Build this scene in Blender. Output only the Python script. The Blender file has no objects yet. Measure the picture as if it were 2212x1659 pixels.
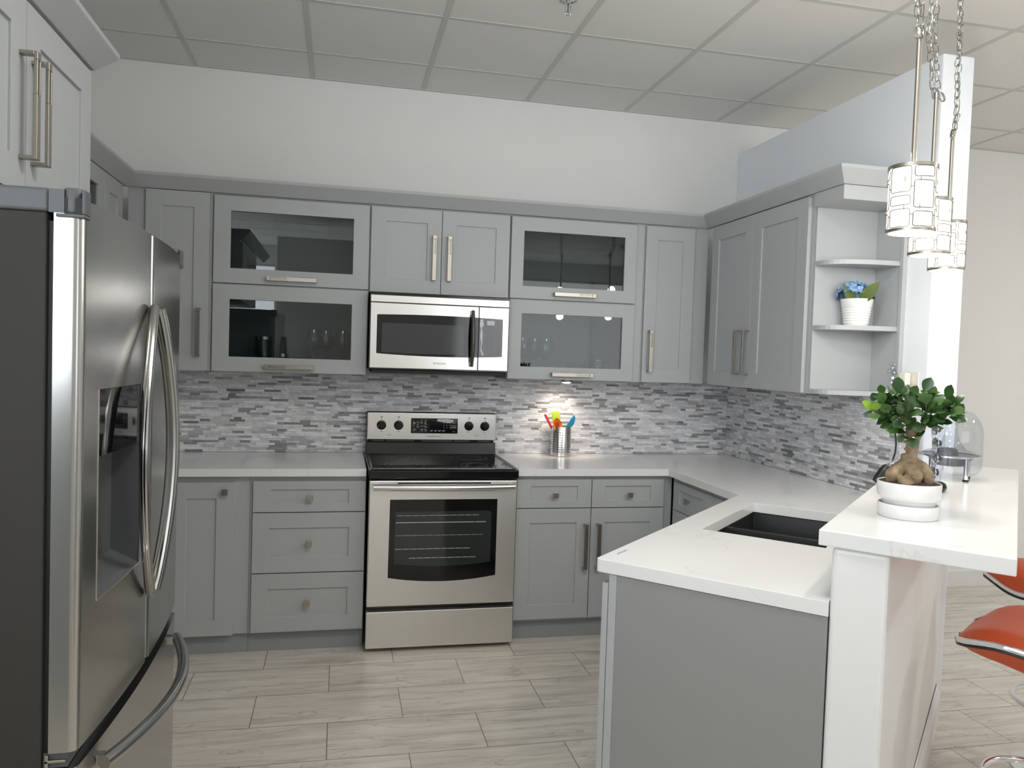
import bpy, bmesh, math, random
from mathutils import Vector, Matrix
PI = math.pi
SC = bpy.context.scene
COL = SC.collection
rnd = random.Random(7)

# ------------------------------------------------------------------ camera
def cam_axes(yaw, pitch, roll):
    y, p, r = [math.radians(v) for v in (yaw, pitch, roll)]
    fw = Vector((math.sin(y) * math.cos(p), math.cos(y) * math.cos(p), math.sin(p)))
    rt = Vector((math.cos(y), -math.sin(y), 0))
    up = rt.cross(fw)
    return rt * math.cos(r) + up * math.sin(r), -rt * math.sin(r) + up * math.cos(r), fw
cam_data = bpy.data.cameras.new('camera')
cam = bpy.data.objects.new('camera', cam_data)
COL.objects.link(cam)
_r, _u, _f = cam_axes(12.5251, -2.0788, 1.8718)
_m = Matrix((_r, _u, -_f)).transposed().to_4x4()
_m.translation = Vector((-0.5208, -4.541, 1.4988))
cam.matrix_world = _m
cam_data.sensor_fit = 'HORIZONTAL'
cam_data.sensor_width = 36.0
cam_data.lens = 1675.25 * 36.0 / 2212.0
cam_data.clip_start = 0.02
SC.camera = cam

# ------------------------------------------------------------------ world, exposure, daylight
SC.view_settings.view_transform = 'Standard'
SC.view_settings.look = 'None'
SC.view_settings.gamma = 1.0
SC.view_settings.use_curve_mapping = False
SC.view_settings.exposure = 0.60
world = bpy.data.worlds.new('World')
SC.world = world
world.use_nodes = True
bg = world.node_tree.nodes['Background']
bg.inputs[0].default_value = (0.80, 0.88, 1.0, 1)
bg.inputs[1].default_value = 1.0

W_RIGHT, W_LEFT, W_SIDE, P_PANEL, P_BULB = 40.0, 100.0, 74.0, [14.5, 2.0, 2.0, 2.0, 4.0, 27.0], (2.6, 2.3)
def area_light(name, loc, target, sx, sy, power, color, spread=PI):
    l = bpy.data.lights.new(name, 'AREA')
    l.shape = 'RECTANGLE'
    l.size = sx
    l.size_y = sy
    l.energy = power
    l.color = color
    l.spread = spread
    o = bpy.data.objects.new(name, l)
    COL.objects.link(o)
    o.location = loc
    o.rotation_euler = (Vector(target) - Vector(loc)).to_track_quat('-Z', 'Y').to_euler()
    return o
# daylight through the two shop windows behind the camera, right and left of the display wall
area_light('daylight_right', (2.85, -8.12, 1.5), (2.85, 0, 1.5), 3.6, 2.4, W_RIGHT, (0.97, 0.985, 1.0))
area_light('daylight_left', (-3.15, -8.12, 1.5), (-3.15, 0, 1.5), 3.3, 2.4, W_LEFT, (0.90, 0.955, 1.0))
area_light('added_side_light', (-4.90, -6.6, 1.65), (0, -6.6, 1.65), 2.5, 2.2, W_SIDE, (0.84, 0.92, 1.0))  # added light from an unseen side window, brightens the partition face

# ------------------------------------------------------------------ materials
def lin(c):
    return tuple(((v / 255.0) / 12.92 if v / 255.0 <= 0.04045 else ((v / 255.0 + 0.055) / 1.055) ** 2.4) for v in c) + (1.0,)
def mat(name, rgb, rough=0.5, metal=0.0, coat=0.0, spec=0.5, emit=None, es=0.0, trans=0.0):
    m = bpy.data.materials.new(name)
    m.use_nodes = True
    b = m.node_tree.nodes['Principled BSDF']
    b.inputs['Base Color'].default_value = lin(rgb)
    b.inputs['Roughness'].default_value = rough
    b.inputs['Metallic'].default_value = metal
    b.inputs['Coat Weight'].default_value = coat
    b.inputs['Specular IOR Level'].default_value = spec
    b.inputs['Transmission Weight'].default_value = trans
    if emit:
        b.inputs['Emission Color'].default_value = lin(emit)
        b.inputs['Emission Strength'].default_value = es
    return m
def N(m, t, **kw):
    n = m.node_tree.nodes.new(t)
    for k, v in kw.items():
        if k.startswith('i_'):
            n.inputs[k[2:].replace('_', ' ')].default_value = v
        else:
            setattr(n, k, v)
    return n
def L(m, a, ao, b, bi):
    m.node_tree.links.new(a.outputs[ao], b.inputs[bi])
def B(m):
    return m.node_tree.nodes['Principled BSDF']
def coords(m, scale=(1, 1, 1), loc=(0, 0, 0), rot=(0, 0, 0)):
    tc = N(m, 'ShaderNodeTexCoord')
    mp = N(m, 'ShaderNodeMapping')
    mp.inputs['Scale'].default_value = scale
    mp.inputs['Location'].default_value = loc
    mp.inputs['Rotation'].default_value = rot
    L(m, tc, 'Object', mp, 'Vector')
    return mp
def add_bump(m, vec, scale, strength, dist=0.001, detail=3):
    nz = N(m, 'ShaderNodeTexNoise')
    nz.inputs['Scale'].default_value = scale
    nz.inputs['Detail'].default_value = detail
    L(m, vec, 'Vector', nz, 'Vector')
    bp = N(m, 'ShaderNodeBump')
    bp.inputs['Strength'].default_value = strength
    bp.inputs['Distance'].default_value = dist
    L(m, nz, 'Fac', bp, 'Height')
    L(m, bp, 'Normal', B(m), 'Normal')
def add_tint(m, vec, scale, c1, c2, detail=4, lo=0.35, hi=0.65):
    nz = N(m, 'ShaderNodeTexNoise')
    nz.inputs['Scale'].default_value = scale
    nz.inputs['Detail'].default_value = detail
    L(m, vec, 'Vector', nz, 'Vector')
    cr = N(m, 'ShaderNodeValToRGB')
    cr.color_ramp.elements[0].position = lo
    cr.color_ramp.elements[0].color = lin(c1)
    cr.color_ramp.elements[1].position = hi
    cr.color_ramp.elements[1].color = lin(c2)
    L(m, nz, 'Fac', cr, 'Fac')
    L(m, cr, 'Color', B(m), 'Base Color')
    return cr

M = {}
M['wall'] = mat('wall_paint', (240, 239, 236), 0.6)
add_bump(M['wall'], coords(M['wall']), 180, 0.03)
M['gloss_wall'] = mat('bar_wall_paint', (240, 240, 239), 0.32)
add_bump(M['gloss_wall'], coords(M['gloss_wall']), 60, 0.04)
M['cool_wall'] = mat('partition_paint', (243, 246, 250), 0.6)
M['trim'] = mat('trim_paint', (232, 232, 230), 0.35)
M['tile_ceiling'] = mat('ceiling_tile', (234, 234, 230), 0.9)
add_bump(M['tile_ceiling'], coords(M['tile_ceiling']), 320, 0.25, 0.002)
M['tbar'] = mat('ceiling_grid_metal', (208, 208, 204), 0.6)
M['grey'] = mat('cabinet_grey', (178, 181, 182), 0.42)
add_bump(M['grey'], coords(M['grey'], (1, 1, 6)), 60, 0.03)
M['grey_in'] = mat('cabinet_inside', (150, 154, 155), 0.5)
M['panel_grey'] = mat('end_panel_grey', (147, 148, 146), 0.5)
M['chain'] = mat('chain_nickel', (176, 174, 168), 0.18, 1.0)
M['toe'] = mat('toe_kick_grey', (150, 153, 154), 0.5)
M['nickel'] = mat('brushed_nickel', (172, 166, 156), 0.36, 1.0)
M['nickel_dark'] = mat('dark_nickel', (120, 118, 114), 0.4, 1.0)
M['chrome'] = mat('chrome', (225, 226, 228), 0.06, 1.0)
M['steel'] = mat('stainless_steel', (224, 222, 219), 0.24, 1.0)
add_bump(M['steel'], coords(M['steel'], (1, 1, 120)), 6, 0.02, 0.0005)
M['steel_soft'] = mat('stainless_steel_brushed', (232, 230, 226), 0.4, 1.0)
M['steel_v'] = mat('stainless_steel_vertical', (178, 177, 174), 0.22, 1.0)
add_bump(M['steel_v'], coords(M['steel_v'], (40, 40, 0.6)), 10, 0.02, 0.0005)
M['fridge_side'] = mat('fridge_side_paint', (60, 58, 55), 0.75, spec=0.25)
add_bump(M['fridge_side'], coords(M['fridge_side']), 500, 0.15, 0.001)
M['plastic_grey'] = mat('grey_plastic', (86, 88, 89), 0.5)
M['niche'] = mat('dispenser_niche', (84, 86, 88), 0.22)
M['black_gloss'] = mat('black_glass', (10, 10, 12), 0.05)
M['black_enamel'] = mat('black_enamel', (16, 16, 18), 0.12)
M['black_plastic'] = mat('black_plastic', (20, 20, 21), 0.35)
M['black_matte'] = mat('black_matte', (14, 14, 14), 0.6)
M['sink'] = mat('black_composite', (26, 26, 27), 0.35)
add_bump(M['sink'], coords(M['sink']), 900, 0.1)
M['mw_window'] = mat('microwave_window', (62, 64, 66), 0.08)
M['mw_panel'] = mat('microwave_panel', (92, 91, 93), 0.12)
M['oven_window'] = mat('oven_window', (46, 52, 50), 0.06)
M['oven_rack'] = mat('oven_rack_line', (190, 192, 190), 0.4)
M['print_dark'] = mat('dark_print', (70, 70, 72), 0.5)
M['print_light'] = mat('light_print', (205, 206, 208), 0.5)
M['print_grey'] = mat('grey_print', (128, 130, 134), 0.4)
M['film'] = mat('protective_film', (200, 203, 212), 0.25)
M['white_cer'] = mat('white_ceramic', (238, 238, 236), 0.18)
M['soil'] = mat('soil', (62, 46, 36), 0.95)
add_tint(M['soil'], coords(M['soil']), 260, (38, 27, 20), (92, 70, 54))
add_bump(M['soil'], coords(M['soil']), 180, 0.9, 0.006)
M['bark'] = mat('bonsai_bark', (150, 126, 98), 0.75)
add_tint(M['bark'], coords(M['bark'], (1, 1, 1)), 38, (112, 88, 64), (176, 155, 124), 6, 0.3, 0.66)
add_bump(M['bark'], coords(M['bark'], (1, 1, 2.2)), 120, 0.5, 0.003)
M['leaf'] = mat('ficus_leaf', (50, 80, 38), 0.28)
M['leaf_b'] = mat('ficus_leaf_young', (122, 160, 44), 0.32)
M['leaf_c'] = mat('ficus_leaf_mid', (72, 104, 50), 0.28)
M['twig'] = mat('twig', (88, 92, 56), 0.7)
M['hydr_leaf'] = mat('silk_leaf', (84, 100, 40), 0.6)
M['petal_a'] = mat('petal_pale_blue', (176, 202, 222), 0.6)
M['petal_b'] = mat('petal_blue', (128, 166, 204), 0.6)
M['petal_c'] = mat('petal_deep_blue', (84, 122, 168), 0.6)
M['orange'] = mat('orange_leatherette', (206, 84, 40), 0.42)
add_bump(M['orange'], coords(M['orange']), 420, 0.12, 0.001)
M['u_red'] = mat('red_silicone', (206, 48, 66), 0.45)
M['u_orange'] = mat('orange_silicone', (240, 126, 30), 0.45)
M['u_slot'] = mat('orange_shadow', (206, 92, 24), 0.5)
M['u_green'] = mat('green_silicone', (168, 190, 44), 0.45)
M['u_blue'] = mat('blue_silicone', (20, 128, 170), 0.45)
M['red_liquid'] = mat('red_liquid', (178, 40, 34), 0.2)
M['amber'] = mat('amber_wick', (178, 122, 80), 0.5)
M['ivory'] = mat('ivory_plastic', (232, 228, 216), 0.4)
M['lamp_on'] = mat('lit_lamp', (255, 240, 220), 0.5, emit=(255, 236, 208), es=14.0)
M['diffuser'] = mat('fill_light_diffuser', (250, 250, 250), 0.5, emit=(250, 252, 255), es=1.3)  # glow of the added ceiling fill panels
M['shade'] = mat('lit_frosted_shade', (250, 244, 230), 0.4, emit=(255, 244, 224), es=1.15)
M['sky_pane'] = mat('outdoor_sky', (230, 238, 250), 1.0, emit=(238, 244, 255), es=0.2)
M['blue_sand'] = mat('blue_filler', (60, 110, 140), 0.6)

def glass(name, tint=(255, 255, 255), ior=1.45, rough=0.0, body=0.0):
    m = bpy.data.materials.new(name)
    m.use_nodes = True
    nt = m.node_tree
    nt.nodes.remove(nt.nodes['Principled BSDF'])
    out = nt.nodes['Material Output']
    tr = N(m, 'ShaderNodeBsdfTransparent')
    tr.inputs[0].default_value = lin(tint)
    gl = N(m, 'ShaderNodeBsdfGlossy')
    gl.inputs['Roughness'].default_value = rough
    fr = N(m, 'ShaderNodeFresnel')
    ge = N(m, 'ShaderNodeNewGeometry')      # same reflectance from either side of the thin sheet
    io = N(m, 'ShaderNodeMix', data_type='FLOAT')
    io.inputs['A'].default_value = ior
    io.inputs['B'].default_value = 1.0 / ior
    L(m, ge, 'Backfacing', io, 'Factor')
    L(m, io, 'Result', fr, 'IOR')
    mx = N(m, 'ShaderNodeMixShader')
    fac = fr
    fo = 'Fac'
    if body:
        ad = N(m, 'ShaderNodeMath', operation='ADD')
        ad.inputs[1].default_value = body
        L(m, fr, 'Fac', ad, 0)
        fac, fo = ad, 'Value'
    L(m, fac, fo, mx, 0)
    L(m, tr, 0, mx, 1)
    L(m, gl, 0, mx, 2)
    L(m, mx, 0, out, 'Surface')
    return m
M['pane'] = glass('cabinet_pane', (200, 206, 206), 1.55)
M['clear'] = glass('clear_glass', (240, 244, 245), 1.5, 0.0, 0.10)
M['acrylic'] = glass('clear_acrylic', (244, 246, 249), 1.6, 0.01)

# quartz with faint veins
m = M['quartz'] = mat('white_quartz', (236, 236, 235), 0.16)
v = coords(m)
n1 = N(m, 'ShaderNodeTexNoise'); n1.inputs['Scale'].default_value = 1.1; n1.inputs['Detail'].default_value = 6; n1.inputs['Distortion'].default_value = 1.2
L(m, v, 'Vector', n1, 'Vector')
sb = N(m, 'ShaderNodeMath', operation='SUBTRACT'); sb.inputs[1].default_value = 0.5
L(m, n1, 'Fac', sb, 0)
ab = N(m, 'ShaderNodeMath', operation='ABSOLUTE'); L(m, sb, 'Value', ab, 0)
cr = N(m, 'ShaderNodeValToRGB')
cr.color_ramp.elements[0].position = 0.0; cr.color_ramp.elements[0].color = lin((226, 226, 225))
cr.color_ramp.elements[1].position = 0.004; cr.color_ramp.elements[1].color = lin((237, 237, 236))
L(m, ab, 'Value', cr, 'Fac'); L(m, cr, 'Color', B(m), 'Base Color')

# porcelain floor planks, 0.603 x 0.29 m, half bond
m = M['floor'] = mat('porcelain_floor', (170, 162, 150), 0.3)
tc = N(m, 'ShaderNodeTexCoord')
mp = N(m, 'ShaderNodeMapping'); mp.inputs['Location'].default_value = (0.536, 0.815, 0)
L(m, tc, 'Object', mp, 'Vector')
bk = N(m, 'ShaderNodeTexBrick', offset=0.5, offset_frequency=2)
for k, val in {'Scale': 1.0, 'Mortar Size': 0.0016, 'Mortar Smooth': 0.0, 'Bias': 0.0, 'Brick Width': 0.603, 'Row Height': 0.29}.items():
    bk.inputs[k].default_value = val
bk.inputs['Color1'].default_value = (0, 0, 0, 1); bk.inputs['Color2'].default_value = (1, 1, 1, 1); bk.inputs['Mortar'].default_value = (0.5, 0.5, 0.5, 1)
L(m, mp, 'Vector', bk, 'Vector')
# every plank gets its own piece of the vein pattern
sc_ = N(m, 'ShaderNodeVectorMath', operation='SCALE'); sc_.inputs['Scale'].default_value = 7.0
L(m, bk, 'Color', sc_, 0)
ad = N(m, 'ShaderNodeVectorMath', operation='ADD'); L(m, tc, 'Object', ad, 0); L(m, sc_, 'Vector', ad, 1)
mp2 = N(m, 'ShaderNodeMapping'); mp2.inputs['Rotation'].default_value = (0, 0, math.radians(-13)); mp2.inputs['Scale'].default_value = (1.1, 10.0, 1)
L(m, ad, 'Vector', mp2, 'Vector')
n1 = N(m, 'ShaderNodeTexNoise'); n1.inputs['Scale'].default_value = 2.2; n1.inputs['Detail'].default_value = 9; n1.inputs['Roughness'].default_value = 0.62; n1.inputs['Distortion'].default_value = 0.5
L(m, mp2, 'Vector', n1, 'Vector')
cr = N(m, 'ShaderNodeValToRGB')
e = cr.color_ramp.elements
e[0].position = 0.28; e[0].color = lin((190, 182, 170))
e[1].position = 0.72; e[1].color = lin((236, 230, 220))
x = e.new(0.48); x.color = lin((215, 208, 197))
L(m, n1, 'Fac', cr, 'Fac')
mp3 = N(m, 'ShaderNodeMapping'); mp3.inputs['Rotation'].default_value = (0, 0, math.radians(-17)); mp3.inputs['Scale'].default_value = (1.0, 7.0, 1)
L(m, ad, 'Vector', mp3, 'Vector')
n2 = N(m, 'ShaderNodeTexNoise'); n2.inputs['Scale'].default_value = 1.9; n2.inputs['Detail'].default_value = 6; n2.inputs['Distortion'].default_value = 0.9
L(m, mp3, 'Vector', n2, 'Vector')
s2 = N(m, 'ShaderNodeMath', operation='SUBTRACT'); s2.inputs[1].default_value = 0.5; L(m, n2, 'Fac', s2, 0)
a2 = N(m, 'ShaderNodeMath', operation='ABSOLUTE'); L(m, s2, 'Value', a2, 0)
c2 = N(m, 'ShaderNodeValToRGB')
c2.color_ramp.elements[0].position = 0.0; c2.color_ramp.elements[0].color = (1, 1, 1, 1)
c2.color_ramp.elements[1].position = 0.014; c2.color_ramp.elements[1].color = (0, 0, 0, 1)
L(m, a2, 'Value', c2, 'Fac')
mx = N(m, 'ShaderNodeMix', data_type='RGBA', blend_type='MIX')
mf = N(m, 'ShaderNodeMath', operation='MULTIPLY'); mf.inputs[1].default_value = 0.45; L(m, c2, 'Color', mf, 0)
L(m, mf, 'Value', mx, 'Factor'); L(m, cr, 'Color', mx, 'A'); mx.inputs['B'].default_value = lin((140, 130, 118))
gm = N(m, 'ShaderNodeMix', data_type='RGBA', blend_type='MIX')
L(m, bk, 'Fac', gm, 'Factor'); L(m, mx, 'Result', gm, 'A'); gm.inputs['B'].default_value = lin((112, 104, 94))
L(m, gm, 'Result', B(m), 'Base Color')
bp_ = N(m, 'ShaderNodeBump'); bp_.inputs['Strength'].default_value = 0.5; bp_.inputs['Distance'].default_value = 0.002; bp_.invert = True
L(m, bk, 'Fac', bp_, 'Height'); L(m, bp_, 'Normal', B(m), 'Normal')

# split-face stone mosaic: tone per strip from a colour attribute, marbling from noise
m = M['mosaic'] = mat('stone_mosaic', (160, 160, 162), 0.5)
at = N(m, 'ShaderNodeAttribute', attribute_name='tone')
v = coords(m, (1, 1, 2.0))
n1 = N(m, 'ShaderNodeTexNoise'); n1.inputs['Scale'].default_value = 34; n1.inputs['Detail'].default_value = 7; n1.inputs['Roughness'].default_value = 0.7
L(m, v, 'Vector', n1, 'Vector')
mr = N(m, 'ShaderNodeMapRange'); mr.inputs['From Min'].default_value = 0.3; mr.inputs['From Max'].default_value = 0.7; mr.inputs['To Min'].default_value = 0.80; mr.inputs['To Max'].default_value = 1.16
L(m, n1, 'Fac', mr, 'Value')
mu = N(m, 'ShaderNodeMix', data_type='RGBA', blend_type='MULTIPLY'); mu.inputs['Factor'].default_value = 1.0
L(m, at, 'Color', mu, 'A'); L(m, mr, 'Result', mu, 'B')
L(m, mu, 'Result', B(m), 'Base Color')
add_bump(m, v, 140, 0.35, 0.002)

# ------------------------------------------------------------------ mesh building
ROOT = {}
class MB:
    def __init__(s):
        s.bm = bmesh.new()
    def box(s, x0, x1, y0, y1, z0, z1):
        v = [s.bm.verts.new(p) for p in ((x0, y0, z0), (x1, y0, z0), (x1, y1, z0), (x0, y1, z0), (x0, y0, z1), (x1, y0, z1), (x1, y1, z1), (x0, y1, z1))]
        for q in ((3, 2, 1, 0), (4, 5, 6, 7), (0, 1, 5, 4), (1, 2, 6, 5), (2, 3, 7, 6), (3, 0, 4, 7)):
            s.bm.faces.new([v[i] for i in q])
        return s
    def prism(s, poly, z0, z1, axis='z'):
        def P(a, b, c):
            return (a, b, c) if axis == 'z' else ((a, c, b) if axis == 'y' else (c, a, b))
        lo = [s.bm.verts.new(P(p[0], p[1], z0)) for p in poly]
        hi = [s.bm.verts.new(P(p[0], p[1], z1)) for p in poly]
        n = len(poly)
        fs = [s.bm.faces.new(lo[::-1]), s.bm.faces.new(hi)]
        for i in range(n):
            j = (i + 1) % n
            fs.append(s.bm.faces.new((lo[i], lo[j], hi[j], hi[i])))
        bmesh.ops.recalc_face_normals(s.bm, faces=fs)
        return s
    def tube(s, pts, r, seg=10, closed=False, flat=None):
        pts = [Vector(p) for p in pts]
        n = len(pts)
        rings = []
        up = None
        for i, p in enumerate(pts):
            if closed:
                t = (pts[(i + 1) % n] - pts[i - 1])
            else:
                t = pts[min(i + 1, n - 1)] - pts[max(i - 1, 0)]
            t = t.normalized() if t.length > 1e-9 else Vector((0, 0, 1))
            if up is None:
                ref = Vector((0, 0, 1)) if abs(t.z) < 0.9 else Vector((1, 0, 0))
                up = (ref - t * ref.dot(t)).normalized()
            else:
                up = (up - t * up.dot(t))
                up = up.normalized() if up.length > 1e-6 else Vector((1, 0, 0))
            sd = t.cross(up)
            rr = r[i] if isinstance(r, (list, tuple)) else r
            ring = []
            for k in range(seg):
                an = 2 * PI * k / seg
                fx, fy = (flat if flat else (1, 1))
                ring.append(s.bm.verts.new(p + up * math.cos(an) * rr * fx + sd * math.sin(an) * rr * fy))
            rings.append(ring)
        fs = []
        for i in range(n if closed else n - 1):
            a, b = rings[i], rings[(i + 1) % n]
            for k in range(seg):
                j = (k + 1) % seg
                fs.append(s.bm.faces.new((a[k], a[j], b[j], b[k])))
        if not closed:
            fs.append(s.bm.faces.new(rings[0][::-1])); fs.append(s.bm.faces.new(rings[-1]))
        bmesh.ops.recalc_face_normals(s.bm, faces=fs)
        return s
    def lathe(s, prof, c=(0, 0, 0), seg=32, axis='z', cap=True):
        rings = []
        for (r, z) in prof:
            ring = []
            if r < 1e-6:
                p = (0, 0, z)
                q = p if axis == 'z' else ((0, z, 0) if axis == 'y' else (z, 0, 0))
                ring = [s.bm.verts.new((c[0] + q[0], c[1] + q[1], c[2] + q[2]))]
            else:
                for k in range(seg):
                    an = 2 * PI * k / seg
                    x, y = r * math.cos(an), r * math.sin(an)
                    q = (x, y, z) if axis == 'z' else ((x, z, y) if axis == 'y' else (z, x, y))
                    ring.append(s.bm.verts.new((c[0] + q[0], c[1] + q[1], c[2] + q[2])))
            rings.append(ring)
        fs = []
        for a, b in zip(rings[:-1], rings[1:]):
            for k in range(seg):
                j = (k + 1) % seg
                if len(a) == 1 and len(b) == 1:
                    continue
                if len(a) == 1:
                    fs.append(s.bm.faces.new((a[0], b[j], b[k])))
                elif len(b) == 1:
                    fs.append(s.bm.faces.new((a[k], a[j], b[0])))
                else:
                    fs.append(s.bm.faces.new((a[k], a[j], b[j], b[k])))
        if cap:
            if len(rings[0]) > 1: fs.append(s.bm.faces.new(rings[0][::-1]))
            if len(rings[-1]) > 1: fs.append(s.bm.faces.new(rings[-1]))
        bmesh.ops.recalc_face_normals(s.bm, faces=fs)
        return s
    def ball(s, c, r, sc=(1, 1, 1), seg=16, rings=10, rot=None):
        mt = Matrix.Translation(c)
        if rot: mt = mt @ rot
        mt = mt @ Matrix.Diagonal((sc[0], sc[1], sc[2], 1))
        bmesh.ops.create_uvsphere(s.bm, u_segments=seg, v_segments=rings, radius=r, matrix=mt)
        return s
    def face(s, pts):
        s.bm.faces.new([s.bm.verts.new(p) for p in pts])
        return s
    def build(s, name, m, parent=None, world=False, bevel=0.0, seg=2, smooth=False, mats=None, angle=35):
        if world and parent is not None:
            s.bm.transform(ROOT[parent.name].inverted())
        me = bpy.data.meshes.new(name)
        s.bm.normal_update()
        s.bm.to_mesh(me)
        s.bm.free()
        for mm in (mats or [m]):
            me.materials.append(mm)
        if smooth:
            for p in me.polygons:
                p.use_smooth = True
            me.set_sharp_from_angle(angle=math.radians(angle))
        o = bpy.data.objects.new(name, me)
        COL.objects.link(o)
        if parent is not None:
            o.parent = parent
            ROOT[o.name] = ROOT[parent.name]
        else:
            ROOT[o.name] = Matrix.Identity(4)
        if bevel:
            md = o.modifiers.new('bevel', 'BEVEL')
            md.width = bevel; md.segments = seg; md.limit_method = 'ANGLE'; md.angle_limit = math.radians(40)
            md.harden_normals = False
        return o

def tag(o, label, cat, group=None):
    o['label'] = label
    o['category'] = cat
    if group: o['group'] = group
    return o
def thing(name, label, cat, loc=(0, 0, 0), rz=0.0, group=None):
    o = bpy.data.objects.new(name, None)
    o.empty_display_size = 0.1
    COL.objects.link(o)
    o.location = loc
    o.rotation_euler = (0, 0, rz)
    ROOT[o.name] = Matrix.Translation(loc) @ Matrix.Rotation(rz, 4, 'Z')
    return tag(o, label, cat, group)
def structure(o):
    o['kind'] = 'structure'
    return o
def text_mesh(name, body, size, m, parent, mtx, world=False, depth=0.0004, sx=1.0, shear=0.0):
    cu = bpy.data.curves.new(name, 'FONT')
    cu.body = body; cu.size = size; cu.extrude = depth; cu.align_x = 'CENTER'; cu.align_y = 'CENTER'; cu.shear = shear
    tmp = bpy.data.objects.new(name + '_curve', cu)
    COL.objects.link(tmp)
    bpy.context.view_layer.update()
    me = bpy.data.meshes.new_from_object(tmp.evaluated_get(bpy.context.evaluated_depsgraph_get()))
    bpy.data.objects.remove(tmp)
    if world: mtx = ROOT[parent.name].inverted() @ mtx
    me.transform(mtx @ Matrix.Diagonal((sx, 1, 1, 1)))
    me.materials.clear(); me.materials.append(m)
    o = bpy.data.objects.new(name, me)
    COL.objects.link(o); o.parent = parent
    ROOT[o.name] = ROOT[parent.name]
    return o
# text frame standing in the x-z plane, read from -y
def upright(x, y, z):
    return Matrix.Translation((x, y, z)) @ Matrix.Rotation(PI / 2, 4, 'X')

# ------------------------------------------------------------------ main dimensions
XL, XR, ZC = -1.905, 1.907, 3.008          # side walls of the kitchen, ceiling
YU, YB = -0.327, -0.63                     # door faces of wall and base cabinets
CT, CB = 0.914, 0.876                      # worktop
A6 = Vector((0.677, -2.8561)); TH = math.radians(45.446)
PA = Vector((-math.sin(TH), -math.cos(TH))); PB = Vector((math.cos(TH), -math.sin(TH)))
RZP = -TH                                  # local x = across peninsula, local y = away from camera
def pen(al, pe):
    p = A6 + PA * al + PB * pe
    return (p.x, p.y)
BT, BB = 1.092, 1.052                      # raised bar

# ------------------------------------------------------------------ room shell
XE, YF, XW = 7.0, -8.2, -5.0
TZ = ZC + 0.003
structure(MB().box(XW - 0.2, XE + 0.2, YF - 0.2, 0.2, -0.12, 0.0).build('floor', M['floor']))
ceil = structure(MB().box(XW - 0.2, XE + 0.2, YF - 0.2, 0.2, TZ, ZC + 0.1).build('ceiling', M['tile_ceiling']))
g = MB()
x = -0.093 - 0.613 * 8
while x < XE:
    if x > XL: g.box(x - 0.012, x + 0.012, YF, 0, ZC, TZ + 0.004)
    elif x > XW: g.box(x - 0.012, x + 0.012, YF, -3.7, ZC, TZ + 0.004)
    x += 0.613
y = -0.392
while y > YF:
    g.box(XL if y > -3.6 else XW, XE, y - 0.012, y + 0.012, ZC + 0.0006, TZ + 0.004)
    y -= 0.608
g.box(XL, XE, -0.022, 0, ZC - 0.001, TZ + 0.004)
g.box(XL, XL + 0.022, -3.6, 0, ZC - 0.0012, TZ + 0.004)
structure(g.build('trim_1', M['tbar']))
structure(MB().box(XL - 0.2, XE + 0.2, 0, 0.2, 0, ZC + 0.05).build('wall_back', M['wall']))
structure(MB().box(XL - 0.15, XL, -3.6, 0, 0, TZ).build('wall_left', M['wall']))
w = MB().box(XW - 0.2, XW, YF - 0.2, -7.9, 0, TZ).box(XW - 0.2, XW, -5.3, -3.45, 0, TZ).box(XW - 0.2, XW, -7.9, -5.3, 0, 0.5).box(XW - 0.2, XW, -7.9, -5.3, 2.8, TZ)
structure(w.build('wall_left_far', M['wall']))
f = MB()
for y in (-7.87, -6.6, -5.33): f.box(XW - 0.12, XW - 0.06, y - 0.03, y + 0.03, 0.5, 2.8)
f.box(XW - 0.12, XW - 0.06, -7.9, -5.3, 0.5, 0.56).box(XW - 0.12, XW - 0.06, -7.9, -5.3, 2.74, 2.8)
o = structure(f.build('window_3', M['trim']))  # added side window, unseen, so daylight reaches the partition
MB().box(XW - 0.15, XW - 0.14, -7.9, -5.3, 0.5, 2.8).build('window_pane', M['sky_pane'], o)
structure(MB().box(XW - 0.2, XL - 0.15, -3.6, -3.45, 0, TZ).build('wall_left_return', M['wall']))
structure(MB().box(XE, XE + 0.2, YF - 0.2, 0.2, 0, TZ).build('wall_right_far', M['wall']))
structure(MB().box(-1.28, 0.85, -5.85, -5.70, 0, 2.82).build('wall_behind', M['wall']))
# window walls behind the camera and at the far right
w = MB()
wins = ((-4.9, -1.4), (0.95, 4.75))
xs = [XW - 0.2] + [q for ww in wins for q in ww] + [XE + 0.2]
for k in range(0, 6, 2): w.box(xs[k], xs[k + 1], YF - 0.2, YF, 0, TZ)
for q0, q1 in wins: w.box(q0, q1, YF - 0.2, YF, 0, 0.2).box(q0, q1, YF - 0.2, YF, 2.75, TZ)
structure(w.build('wall_front', M['wall']))
for k, (q0, q1) in enumerate(wins):
    f = MB()
    for i in range(4):
        u = q0 + (q1 - q0) * i / 3
        f.box(max(q0, u - 0.03), min(q1, u + 0.03), YF - 0.12, YF - 0.06, 0.2, 2.75)
    f.box(q0, q1, YF - 0.12, YF - 0.06, 0.2, 0.26).box(q0, q1, YF - 0.12, YF - 0.06, 2.69, 2.75)
    o = structure(f.build('window_%d' % (k + 1), M['trim']))
    MB().box(q0, q1, YF - 0.15, YF - 0.14, 0.2, 2.75).build('window_pane', M['sky_pane'], o)
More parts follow.
